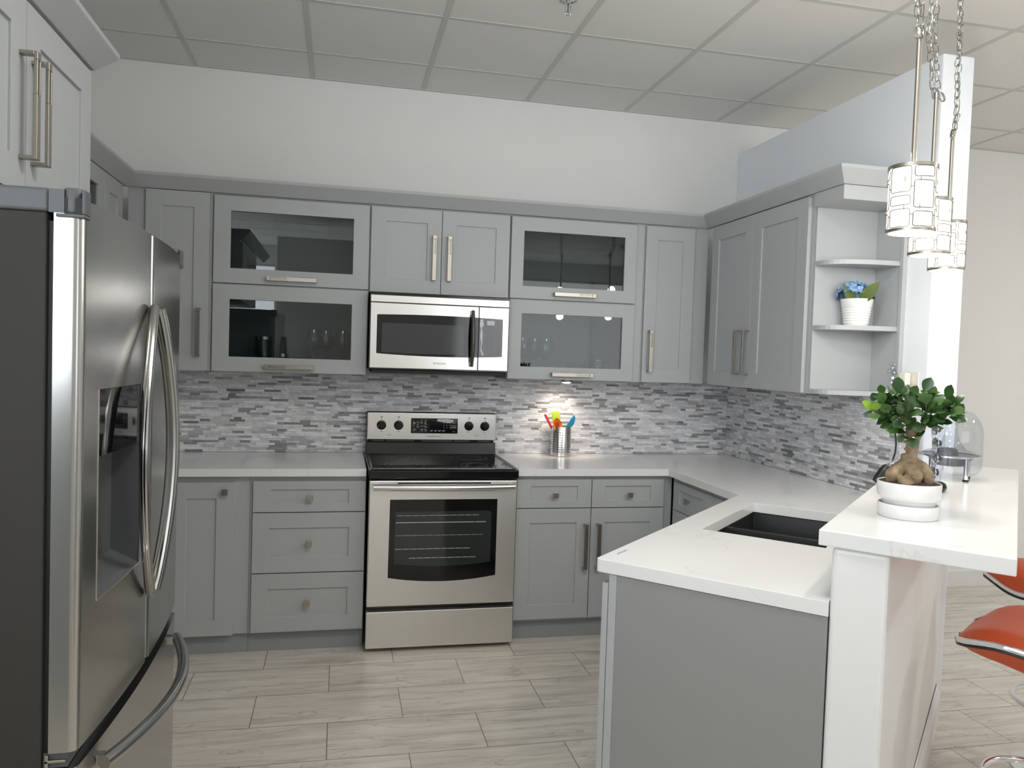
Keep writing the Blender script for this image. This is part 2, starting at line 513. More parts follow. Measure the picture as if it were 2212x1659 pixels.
# partition beside the kitchen, lower than the ceiling, and the wall that carries the bar
structure(MB().box(XR, 2.06, -1.715, 0, 0, 2.82).build('wall_right', M['cool_wall'], bevel=0.006))
pw = [pen(-0.004, 0), pen(-0.004, 0.13), (2.03, -1.7155), (1.9072, -1.7155), (1.9072, -1.641)]
structure(MB().prism(pw, 0, BB - 0.001).build('wall_bar', M['gloss_wall'], bevel=0.012, seg=3))
def skirting(name, p0, p1, nrm):
    pr = [(0, 0), (0.016, 0), (0.016, 0.105), (0.011, 0.118), (0.008, 0.122), (0.006, 0.135), (0, 0.14)]
    b = MB(); d = Vector((nrm[0], nrm[1])).normalized()
    a = [b.bm.verts.new((p0[0] + d.x * o, p0[1] + d.y * o, z)) for o, z in pr]
    c = [b.bm.verts.new((p1[0] + d.x * o, p1[1] + d.y * o, z)) for o, z in pr]
    n = len(pr)
    for i in range(n):
        j = (i + 1) % n
        b.bm.faces.new((a[i], a[j], c[j], c[i]))
    b.bm.faces.new(a[::-1]); b.bm.faces.new(c)
    bmesh.ops.recalc_face_normals(b.bm, faces=b.bm.faces[:])
    return structure(b.build(name, M['trim']))
skirting('baseboard_bar', pen(-0.004, 0.13), (2.035, -1.7155), PB)
skirting('baseboard_back', (2.06, 0), (XE, 0), (0, -1))

# ------------------------------------------------------------------ stone mosaic on the two walls
def mosaic(name, label, length, z0, z1, org, rz, seed):
    r = random.Random(seed)
    root_m = Matrix.Translation(org) @ Matrix.Rotation(rz, 4, 'Z')
    b = MB(); tones = []
    lay = b.bm.faces.layers.int.new('t')
    h = 0.01285
    nrow = int(round((z1 - z0) / h)); h = (z1 - z0) / nrow
    for i in range(nrow):
        x = -r.uniform(0, 0.08)
        while x < length:
            w = r.choice((0.036, 0.048, 0.06, 0.075, 0.09, 0.105)) * r.uniform(0.9, 1.1)
            xa, xb = max(x, 0), min(x + w, length)
            if xb - xa > 0.004:
                d = 0.008 + r.uniform(0, 0.0035)
                nf = len(b.bm.faces)
                b.box(xa + 0.0002, xb - 0.0002, -d, -0.001, z0 + i * h + 0.0002, z0 + (i + 1) * h - 0.0002)
                k = r.random()
                t = r.gauss(0.86, 0.03) if k < 0.46 else (r.gauss(0.93, 0.02) if k < 0.68 else (r.gauss(0.73, 0.04) if k < 0.87 else r.gauss(0.58, 0.04)))
                tones.append((max(0.1, min(0.95, t)), r.gauss(0, 0.012)))
            x += w
    o = b.build(name, M['mosaic'])
    ca = o.data.color_attributes.new('tone', 'FLOAT_COLOR', 'CORNER')
    for p in o.data.polygons:
        t, w = tones[p.index // 6]
        c = (t ** 2.2)
        for li in p.loop_indices:
            ca.data[li].color = (c * (1 + w), c, c * (1.03 - w), 1)
    o.matrix_world = root_m
    return tag(o, label, 'backsplash')
mosaic('mosaic_backsplash', 'grey stone strip mosaic backsplash on the wall behind the stove', XR - XL - 0.002, CT + 0.001, 1.369, (XL + 0.001, 0, 0), 0, 3)
mosaic('mosaic_backsplash', 'grey stone strip mosaic backsplash on the side wall below the open corner shelves', 1.64, CT + 0.001, 1.369, (XR, -0.011, 0), -PI / 2, 4)

# ------------------------------------------------------------------ cabinets (local: x along the face, y into the wall, z up)
def carcass(root, W, D, z0, z1, is_open=False, front=0.02, x0=0.0, shelf=None):
    b = MB()
    if not is_open:
        b.box(x0, W, front, D, z0, z1)
        return b.build('carcass', M['grey'], root, bevel=0.0012, seg=1)
    t = 0.018
    b.box(x0, x0 + t, front, D, z0, z1).box(W - t, W, front, D, z0, z1)
    b.box(x0 + t, W - t, front, D, z0, z0 + t).box(x0 + t, W - t, front, D, z1 - t, z1)
    b.box(x0 + t, W - t, D - 0.008, D, z0 + t, z1 - t)
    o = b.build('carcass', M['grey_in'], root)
    if shelf:
        MB().box(x0 + t, W - t, front + 0.004, D - 0.008, shelf - 0.012, shelf + 0.012).build('shelf', M['grey'], root)
    return o
def ring(b, x0, x1, z0, z1, rx, rz0, rz1, y0, y1, hole=True, rec=0.008):
    # frame-and-panel slab: outer rectangle, inner opening (hole) or recessed panel
    V = b.bm.verts.new
    X0, X1, Z0, Z1 = x0 + rx, x1 - rx, z0 + rz0, z1 - rz1
    o = [(x0, z0), (x1, z0), (x1, z1), (x0, z1)]
    i = [(X0, Z0), (X1, Z0), (X1, Z1), (X0, Z1)]
    of = [V((p[0], y0, p[1])) for p in o]; inf = [V((p[0], y0, p[1])) for p in i]
    ob = [V((p[0], y1, p[1])) for p in o]
    yi = y1 if hole else y0 + rec
    ib = [V((p[0], yi, p[1])) for p in i]
    for k in range(4):
        j = (k + 1) % 4
        b.bm.faces.new((of[k], of[j], inf[j], inf[k]))
        b.bm.faces.new((inf[k], inf[j], ib[j], ib[k]))
        b.bm.faces.new((of[j], of[k], ob[k], ob[j]))
        if hole: b.bm.faces.new((ob[j], ob[k], ib[k], ib[j]))
    if not hole:
        b.bm.faces.new(ib); b.bm.faces.new(ob[::-1])
    bmesh.ops.recalc_face_normals(b.bm, faces=b.bm.faces[:])
def pull(parent, kind, c, a0, a1, slot):
    # flat bar pull on two posts, a slot cut through one end; kind v: x=c, z a0..a1; kind h: z=c, x a0..a1
    b = MB(); w, t, so = 0.0105, 0.008, 0.030
    Ln = a1 - a0
    s0, s1 = (a0 + 0.018, a0 + 0.018 + Ln * 0.32) if slot == 'lo' else (a1 - 0.018 - Ln * 0.32, a1 - 0.018)
    def bx(u0, u1, p0, p1, y0, y1):
        if kind == 'v': b.box(c + p0, c + p1, y0, y1, u0, u1)
        else: b.box(u0, u1, y0, y1, c + p0, c + p1)
    bx(a0, s0, -w, w, -so - t, -so); bx(s1, a1, -w, w, -so - t, -so)
    bx(s0, s1, -w, -0.004, -so - t, -so); bx(s0, s1, 0.004, w, -so - t, -so)
    bx(s0, s1, -0.004, 0.004, -so - 0.003, -so)
    bx(a0, a0 + 0.008, -w, w, -so, 0.0); bx(a1 - 0.008, a1, -w, w, -so, 0.0)
    return b.build('handle', M['nickel'], parent, bevel=0.0008, seg=1)
def knob(parent, x, z, name='knob'):
    b = MB()
    b.lathe([(0.007, -0.018), (0.006, -0.006), (0.008, 0.0)], (x, 0, z), 12, 'y')
    b.box(x - 0.0145, x + 0.0145, -0.028, -0.018, z - 0.0145, z + 0.0145)
    return b.build(name, M['nickel'], parent, bevel=0.0015)
def front(root, name, x0, x1, z0, z1, rx=0.078, rz0=0.078, rz1=0.078, glazed=False, hd=None, kb=None):
    b = MB()
    ring(b, x0, x1, z0, z1, rx, rz0, rz1, 0.0, 0.019, hole=glazed)
    d = b.build(name, M['grey'], root, bevel=0.0014)
    if glazed:
        MB().box(x0 + rx - 0.006, x1 - rx + 0.006, 0.010, 0.014, z0 + rz0 - 0.006, z1 - rz1 + 0.006).build('glass_pane', M['pane'], d)
    if hd: pull(d, *hd)
    if kb: knob(d, *kb)
    return d
def toe(root, W, x0=0.0, y=0.042, h=0.10):
    return MB().box(x0, W, y, y + 0.02, 0, h).build('toe_kick', M['toe'], root)
# ---- wall cabinets on the back wall (root x, then everything relative to it)
ZD0, ZD1, ZK0, ZK1 = 1.372, 2.270, 1.370, 2.278
DU = 0.322
def wallcab(name, label, x0, W, z0=ZK0, z1=ZK1, **kw):
    r = thing(name, label, 'cabinet', (x0, YU, 0))
    carcass(r, W, DU, z0, z1, **kw)
    return r
r = wallcab('wall_cabinet', 'tall narrow grey wall cabinet with one door, left end of the back wall', -1.575, 0.402)
front(r, 'door', 0.085, 0.388, ZD0, ZD1 + 0.006, 0.074, hd=('v', 0.345, 1.445, 1.69, 'hi'))
r = wallcab('glass_cabinet', 'grey wall cabinet with two stacked glass lift doors, left of the microwave', -1.172, 0.79, is_open=True, shelf=1.826)
for (a, c) in ((1.826, ZD1), (ZD0, 1.819)):
    front(r, 'door', 0.006, 0.786, a, c, 0.082, 0.076, 0.076, True, ('h', a + 0.030, 0.270, 0.520, 'lo'))
r = wallcab('wall_cabinet', 'short grey two door cabinet above the microwave', -0.381, 0.762, z0=1.815)
front(r, 'door', 0.004, 0.380, 1.818, ZD1, 0.077, 0.074, 0.074, hd=('v', 0.340, 1.89, 2.13, 'hi'))
front(r, 'door', 0.383, 0.758, 1.818, ZD1, 0.077, 0.074, 0.074, hd=('v', 0.422, 1.89, 2.13, 'hi'))
r = wallcab('glass_cabinet', 'grey wall cabinet with two stacked glass lift doors, right of the microwave', 0.383, 0.79, is_open=True, shelf=1.820)
for (a, c) in ((1.820, ZD1), (ZD0, 1.813)):
    front(r, 'door', 0.004, 0.740, a, c, 0.072, 0.070, 0.076, True, ('h', a + 0.030, 0.252, 0.492, 'hi'))
MB().box(0.743, 0.79, 0.0195, 0.021, ZK0, ZK1).build('filler_strip', M['grey'], r)
r = wallcab('wall_cabinet', 'tall narrow grey wall cabinet with one door, at the right corner of the back wall', 1.174, 0.40)
front(r, 'door', 0.006, 0.308, ZD0, ZD1, 0.074, hd=('v', 0.044, 1.432, 1.672, 'hi'))
# right wall: two doors
XF = 1.5595
r = thing('wall_cabinet', 'grey two door wall cabinet on the right wall beside the open shelves', 'cabinet', (XF, -0.352, 0), -PI / 2)
carcass(r, 1.000, XR - XF, ZK0, ZK1, x0=0.012)
front(r, 'door', 0.040, 0.492, ZD0, ZD1, 0.078, hd=('v', 0.400, 1.438, 1.675, 'hi'))
front(r, 'door', 0.495, 0.978, ZD0, ZD1, 0.082, hd=('v', 0.482 + 0.003, 1.438, 1.675, 'hi'))
# open end shelves
r = thing('corner_shelf_unit', 'grey open corner shelf unit with curved shelves at the end of the wall cabinets', 'shelf unit', (XF, -1.354, 0), -PI / 2)
Ds = XR - XF
sh = 0.215
MB().box(0, 0.018, 0.02, Ds, ZK0, ZK1).build('side_panel', M['grey'], r, bevel=0.001, seg=1)
MB().box(0.018, sh - 0.028, Ds - 0.016, Ds, ZK0, 2.2155).box(sh - 0.028, sh - 0.006, Ds - 0.022, Ds, ZK0, 2.2155).build('back_panel', M['grey'], r, bevel=0.001, seg=1)
def shelf_poly():
    p = [(0.018, Ds - 0.016), (0.018, 0.02)]
    for k in range(0, 13):
        an = PI / 2 * k / 12
        p.append((0.018 + (sh - 0.046) * math.sin(an) ** 0.8, 0.02 + (Ds - 0.036 - 0.03) * (1 - math.cos(an)) ** 1.2))
    p.append((sh - 0.028, Ds - 0.016))
    return p
for z in (1.952, 1.662, 1.372):
    MB().prism(shelf_poly(), z, z + 0.021).build('shelf', M['grey'], r, bevel=0.001, seg=1)
MB().box(0.018, sh + 0.012, 0.002, Ds, 2.2165, ZK1).build('top_box', M['grey'], r, bevel=0.001, seg=1)
# left wall
XG = -1.585
r = thing('glass_cabinet', 'grey left wall cabinet with a glass door, half hidden behind the fridge', 'cabinet', (XG, -2.04, 0), PI / 2)
carcass(r, 1.370, -XL + XG - 0.006, ZK0, ZK1, is_open=True)
front(r, 'door', 0.880, 1.374, ZD0, ZD1 + 0.006, 0.085, 0.078, 0.078, True)
front(r, 'door', 0.380, 0.876, ZD0, ZD1 + 0.006, 0.085, 0.078, 0.078, True)
r = thing('wall_cabinet', 'grey single door cabinet tucked in the left corner behind the fridge', 'cabinet', (XG, -0.664, 0), PI / 2)
carcass(r, 0.334, -XL + XG - 0.006, ZK0, ZK1)
front(r, 'door', 0.003, 0.300, ZD0, ZD1 + 0.006, 0.082)
# over the fridge
XO = -1.235
r = thing('wall_cabinet', 'deep grey two door cabinet above the fridge', 'cabinet', (XO, -3.010, 0), PI / 2)
carcass(r, 0.94, -XL + XO - 0.006, 1.828, ZK1)
front(r, 'door', 0.004, 0.462, 1.830, ZD1, 0.082, hd=('v', 0.430, 1.905, 2.145, 'hi'))
front(r, 'door', 0.466, 0.930, 1.830, ZD1, 0.082, hd=('v', 0.500, 1.905, 2.145, 'hi'))
# refrigerator end panel behind the far side is out of sight; crown mouldings
def sweep(name, path, prof, m, label):
    b = MB()
    P = [Vector(p) for p in path]
    nr = []
    for i in range(len(P) - 1):
        d = (P[i + 1] - P[i]).normalized(); nr.append(Vector((d.y, -d.x)))
    rings = []
    for i, p in enumerate(P):
        if i == 0: n = nr[0]
        elif i == len(P) - 1: n = nr[-1]
        else:
            n = nr[i - 1] + nr[i]; n = n / (n.dot(nr[i]))
        rings.append([b.bm.verts.new((p.x + n.x * o, p.y + n.y * o, z)) for o, z in prof])
    k = len(prof)
    for a, c in zip(rings[:-1], rings[1:]):
        for i in range(k):
            j = (i + 1) % k
            b.bm.faces.new((a[i], c[i], c[j], a[j]))
    b.bm.faces.new(rings[0]); b.bm.faces.new(rings[-1][::-1])
    bmesh.ops.recalc_face_normals(b.bm, faces=b.bm.faces[:])
    return tag(b.build(name, m, bevel=0.0012, seg=1), label, 'moulding')
prof = [(-0.02, 2.2795), (0.003, 2.2795), (0.056, 2.336), (0.056, 2.350), (-0.02, 2.350)]
sweep('crown_moulding', [(XG, -2.01), (XG, YU), (XF, YU), (XF, -1.583), (XR - 0.001, -1.583)], prof, M['grey'], 'long grey crown moulding running round the tops of the back and right wall cabinets')
sweep('crown_moulding', [(XO, -3.6), (XO, -2.066), (XG + 0.07, -2.066)], prof, M['grey'], 'short grey crown moulding on top of the cabinet above the fridge')

# ---- base cabinets
def basecab(name, label, x0, W, D=0.612, loc=None, rz=0.0, x_toe=0.0):
    r = thing(name, label, 'cabinet', loc or (x0, YB, 0), rz)
    carcass(r, W, D, 0.10, CB - 0.002)
    toe(r, W, x_toe)
    return r
r = basecab('base_cabinet', 'grey single door base cabinet with a knob, between the fridge and the drawers', -1.89, 0.957)
front(r, 'door', 0.585, 0.889, 0.100, 0.846, 0.085, 0.078, 0.078, kb=(0.845, 0.802))
r = basecab('drawer_cabinet', 'grey base cabinet with three drawers, left of the stove', -0.932, 0.553)
front(r, 'drawer', 0.014, 0.550, 0.700, 0.852, 0.082, 0.040, 0.042, kb=(0.283, 0.772))
front(r, 'drawer', 0.014, 0.550, 0.400, 0.695, 0.078, 0.078, 0.075, kb=(0.281, 0.546))
front(r, 'drawer', 0.014, 0.550, 0.106, 0.395, 0.078, 0.074, 0.076, kb=(0.278, 0.250))
r = basecab('base_cabinet', 'grey base cabinet with two drawers over two doors, right of the stove', 0.392, 0.8755)
front(r, 'drawer', 0.002, 0.408, 0.706, 0.856, 0.076, 0.036, 0.036, kb=(0.206, 0.776))
front(r, 'drawer', 0.412, 0.822, 0.706, 0.856, 0.076, 0.036, 0.036, kb=(0.620, 0.776))
front(r, 'door', 0.002, 0.408, 0.114, 0.701, 0.076, 0.078, 0.076, hd=('v', 0.378, 0.381, 0.622, 'hi'))
front(r, 'door', 0.412, 0.822, 0.114, 0.701, 0.076, 0.078, 0.076, hd=('v', 0.450, 0.381, 0.622, 'hi'))
XI, YI = 1.228, -1.408
r = thing('base_cabinet', 'grey drawer and door base cabinet on the right run, half hidden by the peninsula', 'cabinet', (XI + 0.020, -0.645, 0), -PI / 2)
carcass(r, 0.74, XR - XI - 0.032, 0.10, CB - 0.002, x0=-0.014)
toe(r, 0.74)
front(r, 'drawer', 0.030, 0.452, 0.704, 0.852, 0.076, 0.036, 0.036, kb=(0.225, 0.778))
front(r, 'door', 0.030, 0.452, 0.114, 0.700, 0.076)
front(r, 'drawer', 0.456, 0.735, 0.704, 0.852, 0.076, 0.036, 0.036)
front(r, 'door', 0.456, 0.735, 0.114, 0.700, 0.076)
# peninsula cabinet: local x runs toward the camera end
PW = 0.645
px, py = pen(0, -PW + 0.022)
rzp = math.atan2(PA.y, PA.x)
r = thing('base_cabinet', 'grey sink base cabinet of the angled peninsula with a plain end panel', 'cabinet', (px, py, 0), rzp)
b = MB()
b.box(-1.30, -0.022, 0.02, 0.036, 0.10, CB - 0.002).box(-1.30, -0.022, PW - 0.04, PW - 0.024, 0.10, CB - 0.002)
b.box(-1.30, -1.284, 0.036, PW - 0.04, 0.10, CB - 0.002).box(-1.284, -0.022, 0.036, PW - 0.04, 0.10, 0.116)
b.build('carcass', M['grey'], r)
MB().box(-1.30, -0.02, 0.062, 0.08, 0, 0.10).build('toe_kick', M['toe'], r)
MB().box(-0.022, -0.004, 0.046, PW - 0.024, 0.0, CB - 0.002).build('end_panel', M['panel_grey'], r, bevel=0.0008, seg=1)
MB().box(-0.040, -0.003, 0.021, 0.0455, 0.0, CB - 0.002).build('corner_stile', M['grey'], r, bevel=0.0012, seg=1)
front(r, 'door', -0.46, -0.004, 0.114, 0.846, 0.078, hd=('v', -0.41, 0.55, 0.79, 'hi'))
front(r, 'door', -0.92, -0.464, 0.114, 0.846, 0.078, hd=('v', -0.51, 0.55, 0.79, 'hi'))

# ------------------------------------------------------------------ worktops
o = MB().box(-1.89, -0.381, -0.648, -0.0125, CB, CT).build('countertop', M['quartz'], bevel=0.003)
tag(o, 'white quartz countertop left of the stove', 'countertop')
A4 = (XI, YI); A5 = pen(0, -PW)
outer = [(0.391, -0.0125), (0.391, -0.648), (XI, -0.648), A4]
c0 = Vector(A5)
for k in range(5):      # eased front corner
    an = k / 4.0
    q0 = c0 - PA * 0.014; q1 = c0 + PB * 0.014
    p = q0 * (1 - an) ** 2 + c0 * 2 * an * (1 - an) + q1 * an ** 2
    outer.append((p.x, p.y))
outer += [pen(0, -0.0008), (XR - 0.0125, -1.6285), (XR - 0.0125, -0.0125)]
S0, S1, T0, T1 = 0.602, 1.248, -0.535, -0.125
hole = [pen(-S0, T0), pen(-S0, T1), pen(-S1, T1), pen(-S1, T0)]
b = MB()
def loop(pts):
    v = [b.bm.verts.new((p[0], p[1], CT)) for p in pts]
    return [b.bm.edges.new((v[i], v[(i + 1) % len(v)])) for i in range(len(v))]
ed = loop(outer) + loop(hole)
res = bmesh.ops.triangle_fill(b.bm, use_beauty=True, use_dissolve=False, edges=ed)
fs = [f for f in res['geom'] if isinstance(f, bmesh.types.BMFace)]
for f in fs:
    if f.normal.z < 0: f.normal_flip()
ex = bmesh.ops.extrude_face_region(b.bm, geom=fs)
for vv in [q for q in ex['geom'] if isinstance(q, bmesh.types.BMVert)]:
    vv.co.z = CB
bmesh.ops.recalc_face_normals(b.bm, faces=b.bm.faces[:])
o = b.build('countertop', M['quartz'], bevel=0.003)
tag(o, 'white quartz countertop from the stove round the corner onto the peninsula, with the sink cut-out', 'countertop')
# faint maker's mark printed near the peninsula corner, too small to read
b = MB()
rr = random.Random(5)
mk = Matrix.Translation((0.330, -2.334, CT + 0.0003)) @ Matrix.Rotation(math.atan2(-PA.y, -PA.x), 4, 'Z')
u = -0.031
while u < 0.031:
    w = rr.uniform(0.003, 0.006)
    for (q0, q1, y0, y1) in ((u, u + 0.001, -0.005, 0.005), (u, u + w, rr.uniform(-0.005, 0.003), 0)):
        y1 = y1 if y1 else y0 + 0.0014
        b.face([mk @ Vector(p) for p in ((q0, y0, 0), (q1, y0, 0), (q1, y1, 0), (q0, y1, 0))])
    u += w + 0.002
b.build('printed_mark', M['print_dark'], o)
bar_poly = [pen(0.0, -0.032), pen(0.022, 0.384), pen(-1.83, 0.392)]
# the far end follows the perpendicular to the partition end, then along it
q = Vector(pen(-1.83, 0.392)); t_ = (-1.717 - q.y) / (-PB.y)
bar_poly += [(q.x - PB.x * t_, -1.717), (1.9, -1.717)]
lq = A6 + PB * -0.032
t_ = (lq.x - 1.9) / PA.x * -1
bar_poly += [(1.9, (lq + PA * t_).y)]
o = MB().prism(bar_poly, BB, BT).build('bar_counter', M['quartz'], bevel=0.003)
tag(o, 'raised white quartz bar top carrying the bonsai and the speakers', 'bar counter')
# sink
r = thing('kitchen_sink', 'black double bowl undermount sink in the peninsula countertop', 'sink', (A6.x, A6.y, 0), RZP)
def bowl(y0, y1):
    b = MB(); x0, x1 = T0 - 0.004, T1 + 0.004; zt, zb = CB - 0.001, 0.676; t = 0.008; ins = 0.02
    V = b.bm.verts.new
    o = [V((x, y, zt)) for x, y in ((x0 - t, y0 - t), (x1 + t, y0 - t), (x1 + t, y1 + t), (x0 - t, y1 + t))]
    i = [V((x, y, zt)) for x, y in ((x0, y0), (x1, y0), (x1, y1), (x0, y1))]
    f = [V((x, y, zb)) for x, y in ((x0 + ins, y0 + ins), (x1 - ins, y0 + ins), (x1 - ins, y1 - ins), (x0 + ins, y1 - ins))]
    ob = [V((x, y, zb - t)) for x, y in ((x0 - t, y0 - t), (x1 + t, y0 - t), (x1 + t, y1 + t), (x0 - t, y1 + t))]
    for k in range(4):
        j = (k + 1) % 4
        b.bm.faces.new((o[k], o[j], i[j], i[k])); b.bm.faces.new((i[k], i[j], f[j], f[k])); b.bm.faces.new((o[j], o[k], ob[k], ob[j]))
    b.bm.faces.new(f); b.bm.faces.new(ob[::-1])
    bmesh.ops.recalc_face_normals(b.bm, faces=b.bm.faces[:])
    bo = b.build('bowl', M['sink'], r, bevel=0.004, seg=2)
    MB().lathe([(0.0, zb + 0.003), (0.03, zb + 0.003), (0.042, zb + 0.001), (0.044, zb + 0.0002)], ((x0 + x1) / 2, (y0 + y1) / 2, 0), 24).build('drain', M['chrome'], bo, smooth=True)
bowl(S0 - 0.004, 0.886); bowl(0.902, S1 + 0.004)

# ------------------------------------------------------------------ stove
r = thing('electric_range', 'stainless freestanding electric stove with black glass cooktop', 'stove', (0.006, 0, 0))
MB().box(-0.371, 0.371, -0.640, -0.028, 0.03, 0.870).build('body', M['black_enamel'], r, bevel=0.002)
for sx in (-0.33, 0.33):
    for sy in (-0.58, -0.08):
        MB().lathe([(0.016, 0.0), (0.016, 0.012), (0.008, 0.014), (0.008, 0.034)], (sx, sy, 0), 12).build('foot', M['black_plastic'], r)
MB().box(-0.373, 0.373, -0.690, -0.6405, 0.022, 0.206).build('drawer', M['steel_soft'], r, bevel=0.003)
door = MB().box(-0.373, 0.373, -0.692, -0.6405, 0.233, 0.862).build('oven_door', M['steel_soft'], r, bevel=0.004)
pl_ = [(-0.270, 0.768)] + [(0.272, 0.768)]
for k in range(17):
    u = 1 - 2 * k / 16.0
    pl_.append((0.272 * u, 0.377 - 0.024 * (1 - u * u)))
MB().prism([(p[0], p[1]) for p in pl_], -0.6945, -0.690, 'y').build('oven_window', M['black_gloss'], door, bevel=0.0012, seg=1)
pl_ = [(-0.240, 0.708), (0.236, 0.708), (0.243, 0.700)]
for k in range(13):
    u = 1 - 2 * k / 12.0
    pl_.append((0.243 * u, 0.447 - 0.016 * (1 - u * u)))
pl_.append((-0.243, 0.700))
MB().prism(pl_, -0.6952, -0.694, 'y').build('window_glass', M['oven_window'], door)
b = MB()
for z, x0, x1, th in ((0.688, -0.235, 0.18, 0.0010), (0.653, -0.240, 0.215, 0.0018), (0.588, -0.238, 0.20, 0.0008), (0.520, -0.24, 0.14, 0.0014), (0.474, -0.17, 0.17, 0.0014)):
    u = x0
    while u < x1:
        w = 0.038 if th != 0.0018 else 0.4
        b.box(u, min(u + w - 0.004, x1), -0.6955, -0.6951, z - th, z + th)
        u += w
b.build('oven_rack', M['oven_rack'], door)
for z0, z1 in ((0.846, 0.853), (0.812, 0.818)): MB().box(-0.235, 0.235, -0.6928, -0.6915, z0, z1).build('vent_slot', M['black_matte'], door)
hp = [(-0.354 + 0.708 * k / 16.0, -0.722 - 0.024 * math.sin(PI * k / 16.0), 0.834) for k in range(17)]
b = MB().tube(hp, 0.0155, 14, flat=(1.0, 0.8))
b.box(-0.350, -0.326, -0.722, -0.690, 0.824, 0.844).box(0.326, 0.350, -0.722, -0.690, 0.824, 0.844)
b.build('handle', M['steel'], door, smooth=True)
ck = MB().box(-0.378, 0.378, -0.703, -0.095, 0.872, 0.916).build('cooktop', M['black_enamel'], r, bevel=0.005, seg=3)
b = MB(); ring_ = [(-0.366, 0.366, -0.690, -0.678), (-0.366, 0.366, -0.122, -0.112), (-0.366, -0.356, -0.678, -0.122), (0.356, 0.366, -0.678, -0.122)]
for q in ring_: b.box(q[0], q[1], q[2], q[3], 0.9155, 0.9195)
b.build('cooktop_rim', M['black_plastic'], ck, bevel=0.0015, seg=1)
MB().box(-0.356, 0.356, -0.678, -0.122, 0.9150, 0.9172).build('glass_surface', M['black_gloss'], ck)
for (x, y, ra) in ((-0.19, -0.53, 0.105), (0.19, -0.53, 0.085), (-0.19, -0.25, 0.08), (0.19, -0.25, 0.105)):
    b = MB()
    for rr_ in (ra, ra * 0.66):
        b.lathe([(rr_ - 0.0012, 0.9173), (rr_ - 0.0012, 0.9176), (rr_ + 0.0012, 0.9176), (rr_ + 0.0012, 0.9173)], (x, y, 0), 40, cap=False)
    b.build('burner', M['plastic_grey'], ck)
MB().prism([(-0.097, 0.9165), (-0.084, 0.985), (-0.028, 0.985), (-0.028, 0.9165)], -0.374, 0.374, 'x').build('backguard', M['black_enamel'], r, bevel=0.003)
MB().box(-0.365, 0.365, -0.068, -0.028, 0.9852, 0.999).build('vent_recess', M['black_matte'], r)
for x0, x1 in ((-0.34, -0.27), (-0.26, -0.10), (-0.06, 0.12), (0.13, 0.22), (0.27, 0.345)):
    MB().box(x0, x1, -0.074, -0.0682, 0.9872, 0.997).build('vent', M['plastic_grey'], r)
MB().box(-0.373, 0.373, -0.072, -0.030, 0.9990, 1.158).build('panel_back', M['black_enamel'], r, bevel=0.003)
cp = MB().box(-0.370, 0.374, -0.092, -0.072, 0.998, 1.153).build('control_panel', M['steel'], r, bevel=0.004)
for x in (-0.290, -0.193, 0.213, 0.307):
    k = MB()
    k.lathe([(0.027, -0.0935), (0.0265, -0.096), (0.023, -0.098), (0.0215, -0.112), (0.019, -0.115), (0.0, -0.115)], (x, 0, 1.082), 28, 'y')
    k.box(x - 0.0055, x + 0.0055, -0.123, -0.112, 1.082 - 0.020, 1.082 + 0.020)
    kn = k.build('knob', M['black_gloss'], cp, smooth=True)
    d = MB()
    for i in range(9):
        an = math.radians(225 - 270 * i / 8.0)
        dx, dz = 0.034 * math.cos(an), 0.034 * math.sin(an)
        s_ = 0.0022 if i not in (3, 5) else 0.0014
        d.box(x + dx - s_ / 2, x + dx + s_ / 2, -0.0926, -0.092, 1.082 + dz - s_ / 2, 1.082 + dz + s_ / 2)
    d.box(x - 0.005, x + 0.005, -0.0926, -0.092, 1.117, 1.1185).box(x - 0.005, x + 0.005, -0.0926, -0.092, 1.126, 1.131)
    d.box(x - 0.008, x + 0.008, -0.0926, -0.092, 1.0455, 1.0475)
    d.build('dial_marks', M['print_dark'], cp)
for x in (-0.244, 0.262):
    b = MB().box(x - 0.0015, x + 0.0015, -0.0926, -0.092, 1.031, 1.034).box(x - 0.014, x + 0.014, -0.0926, -0.092, 1.0245, 1.0257)
    b.build('indicator_mark', M['print_dark'], cp)
ds = MB().box(-0.123, 0.147, -0.0935, -0.091, 1.037, 1.124).build('display', M['black_gloss'], cp, bevel=0.002)
b = MB()
r2 = random.Random(2)
for z in (1.112, 1.101, 1.095, 1.089, 1.078, 1.072, 1.060, 1.051):
    for x in (-0.112, -0.09, -0.068, -0.046):
        if r2.random() < 0.85: b.box(x, x + r2.uniform(0.008, 0.017), -0.0939, -0.0934, z, z + 0.0022)
for x in (-0.012, 0.012, 0.035, 0.058):
    b.box(x, x + 0.016, -0.0939, -0.0934, 1.053, 1.0552)
    b.box(x, x + 0.010, -0.0939, -0.0934, 1.049, 1.0508)
for z in (1.096, 1.082, 1.069):
    for x in (0.065, 0.082, 0.100): b.box(x, x + 0.003, -0.0939, -0.0934, z, z + 0.004)
b.box(0.108, 0.138, -0.0939, -0.0934, 1.0650, 1.0660).box(0.108, 0.138, -0.0939, -0.0934, 1.084, 1.085).box(0.108, 0.109, -0.0939, -0.0934, 1.066, 1.084).box(0.137, 0.138, -0.0939, -0.0934, 1.066, 1.084).box(0.112, 0.134, -0.0939, -0.0934, 1.073, 1.0765)
b.box(0.114, 0.134, -0.0939, -0.0934, 1.096, 1.0975).box(0.116, 0.132, -0.0939, -0.0934, 1.048, 1.0495)
b.build('display_print', M['print_light'], ds)
pl_ = [(0.028, 1.121), (0.026, 1.108), (0.05, 1.104), (0.078, 1.100), (0.10, 1.098), (0.118, 1.103), (0.124, 1.110), (0.118, 1.117), (0.09, 1.121)]
MB().prism(pl_, -0.0944, -0.0939, 'y').build('protective_film', M['film'], ds)
text_mesh('brand_lettering', 'SAMSUNG', 0.0155, M['print_grey'], cp, upright(0.012, -0.0922, 1.019), sx=1.12)

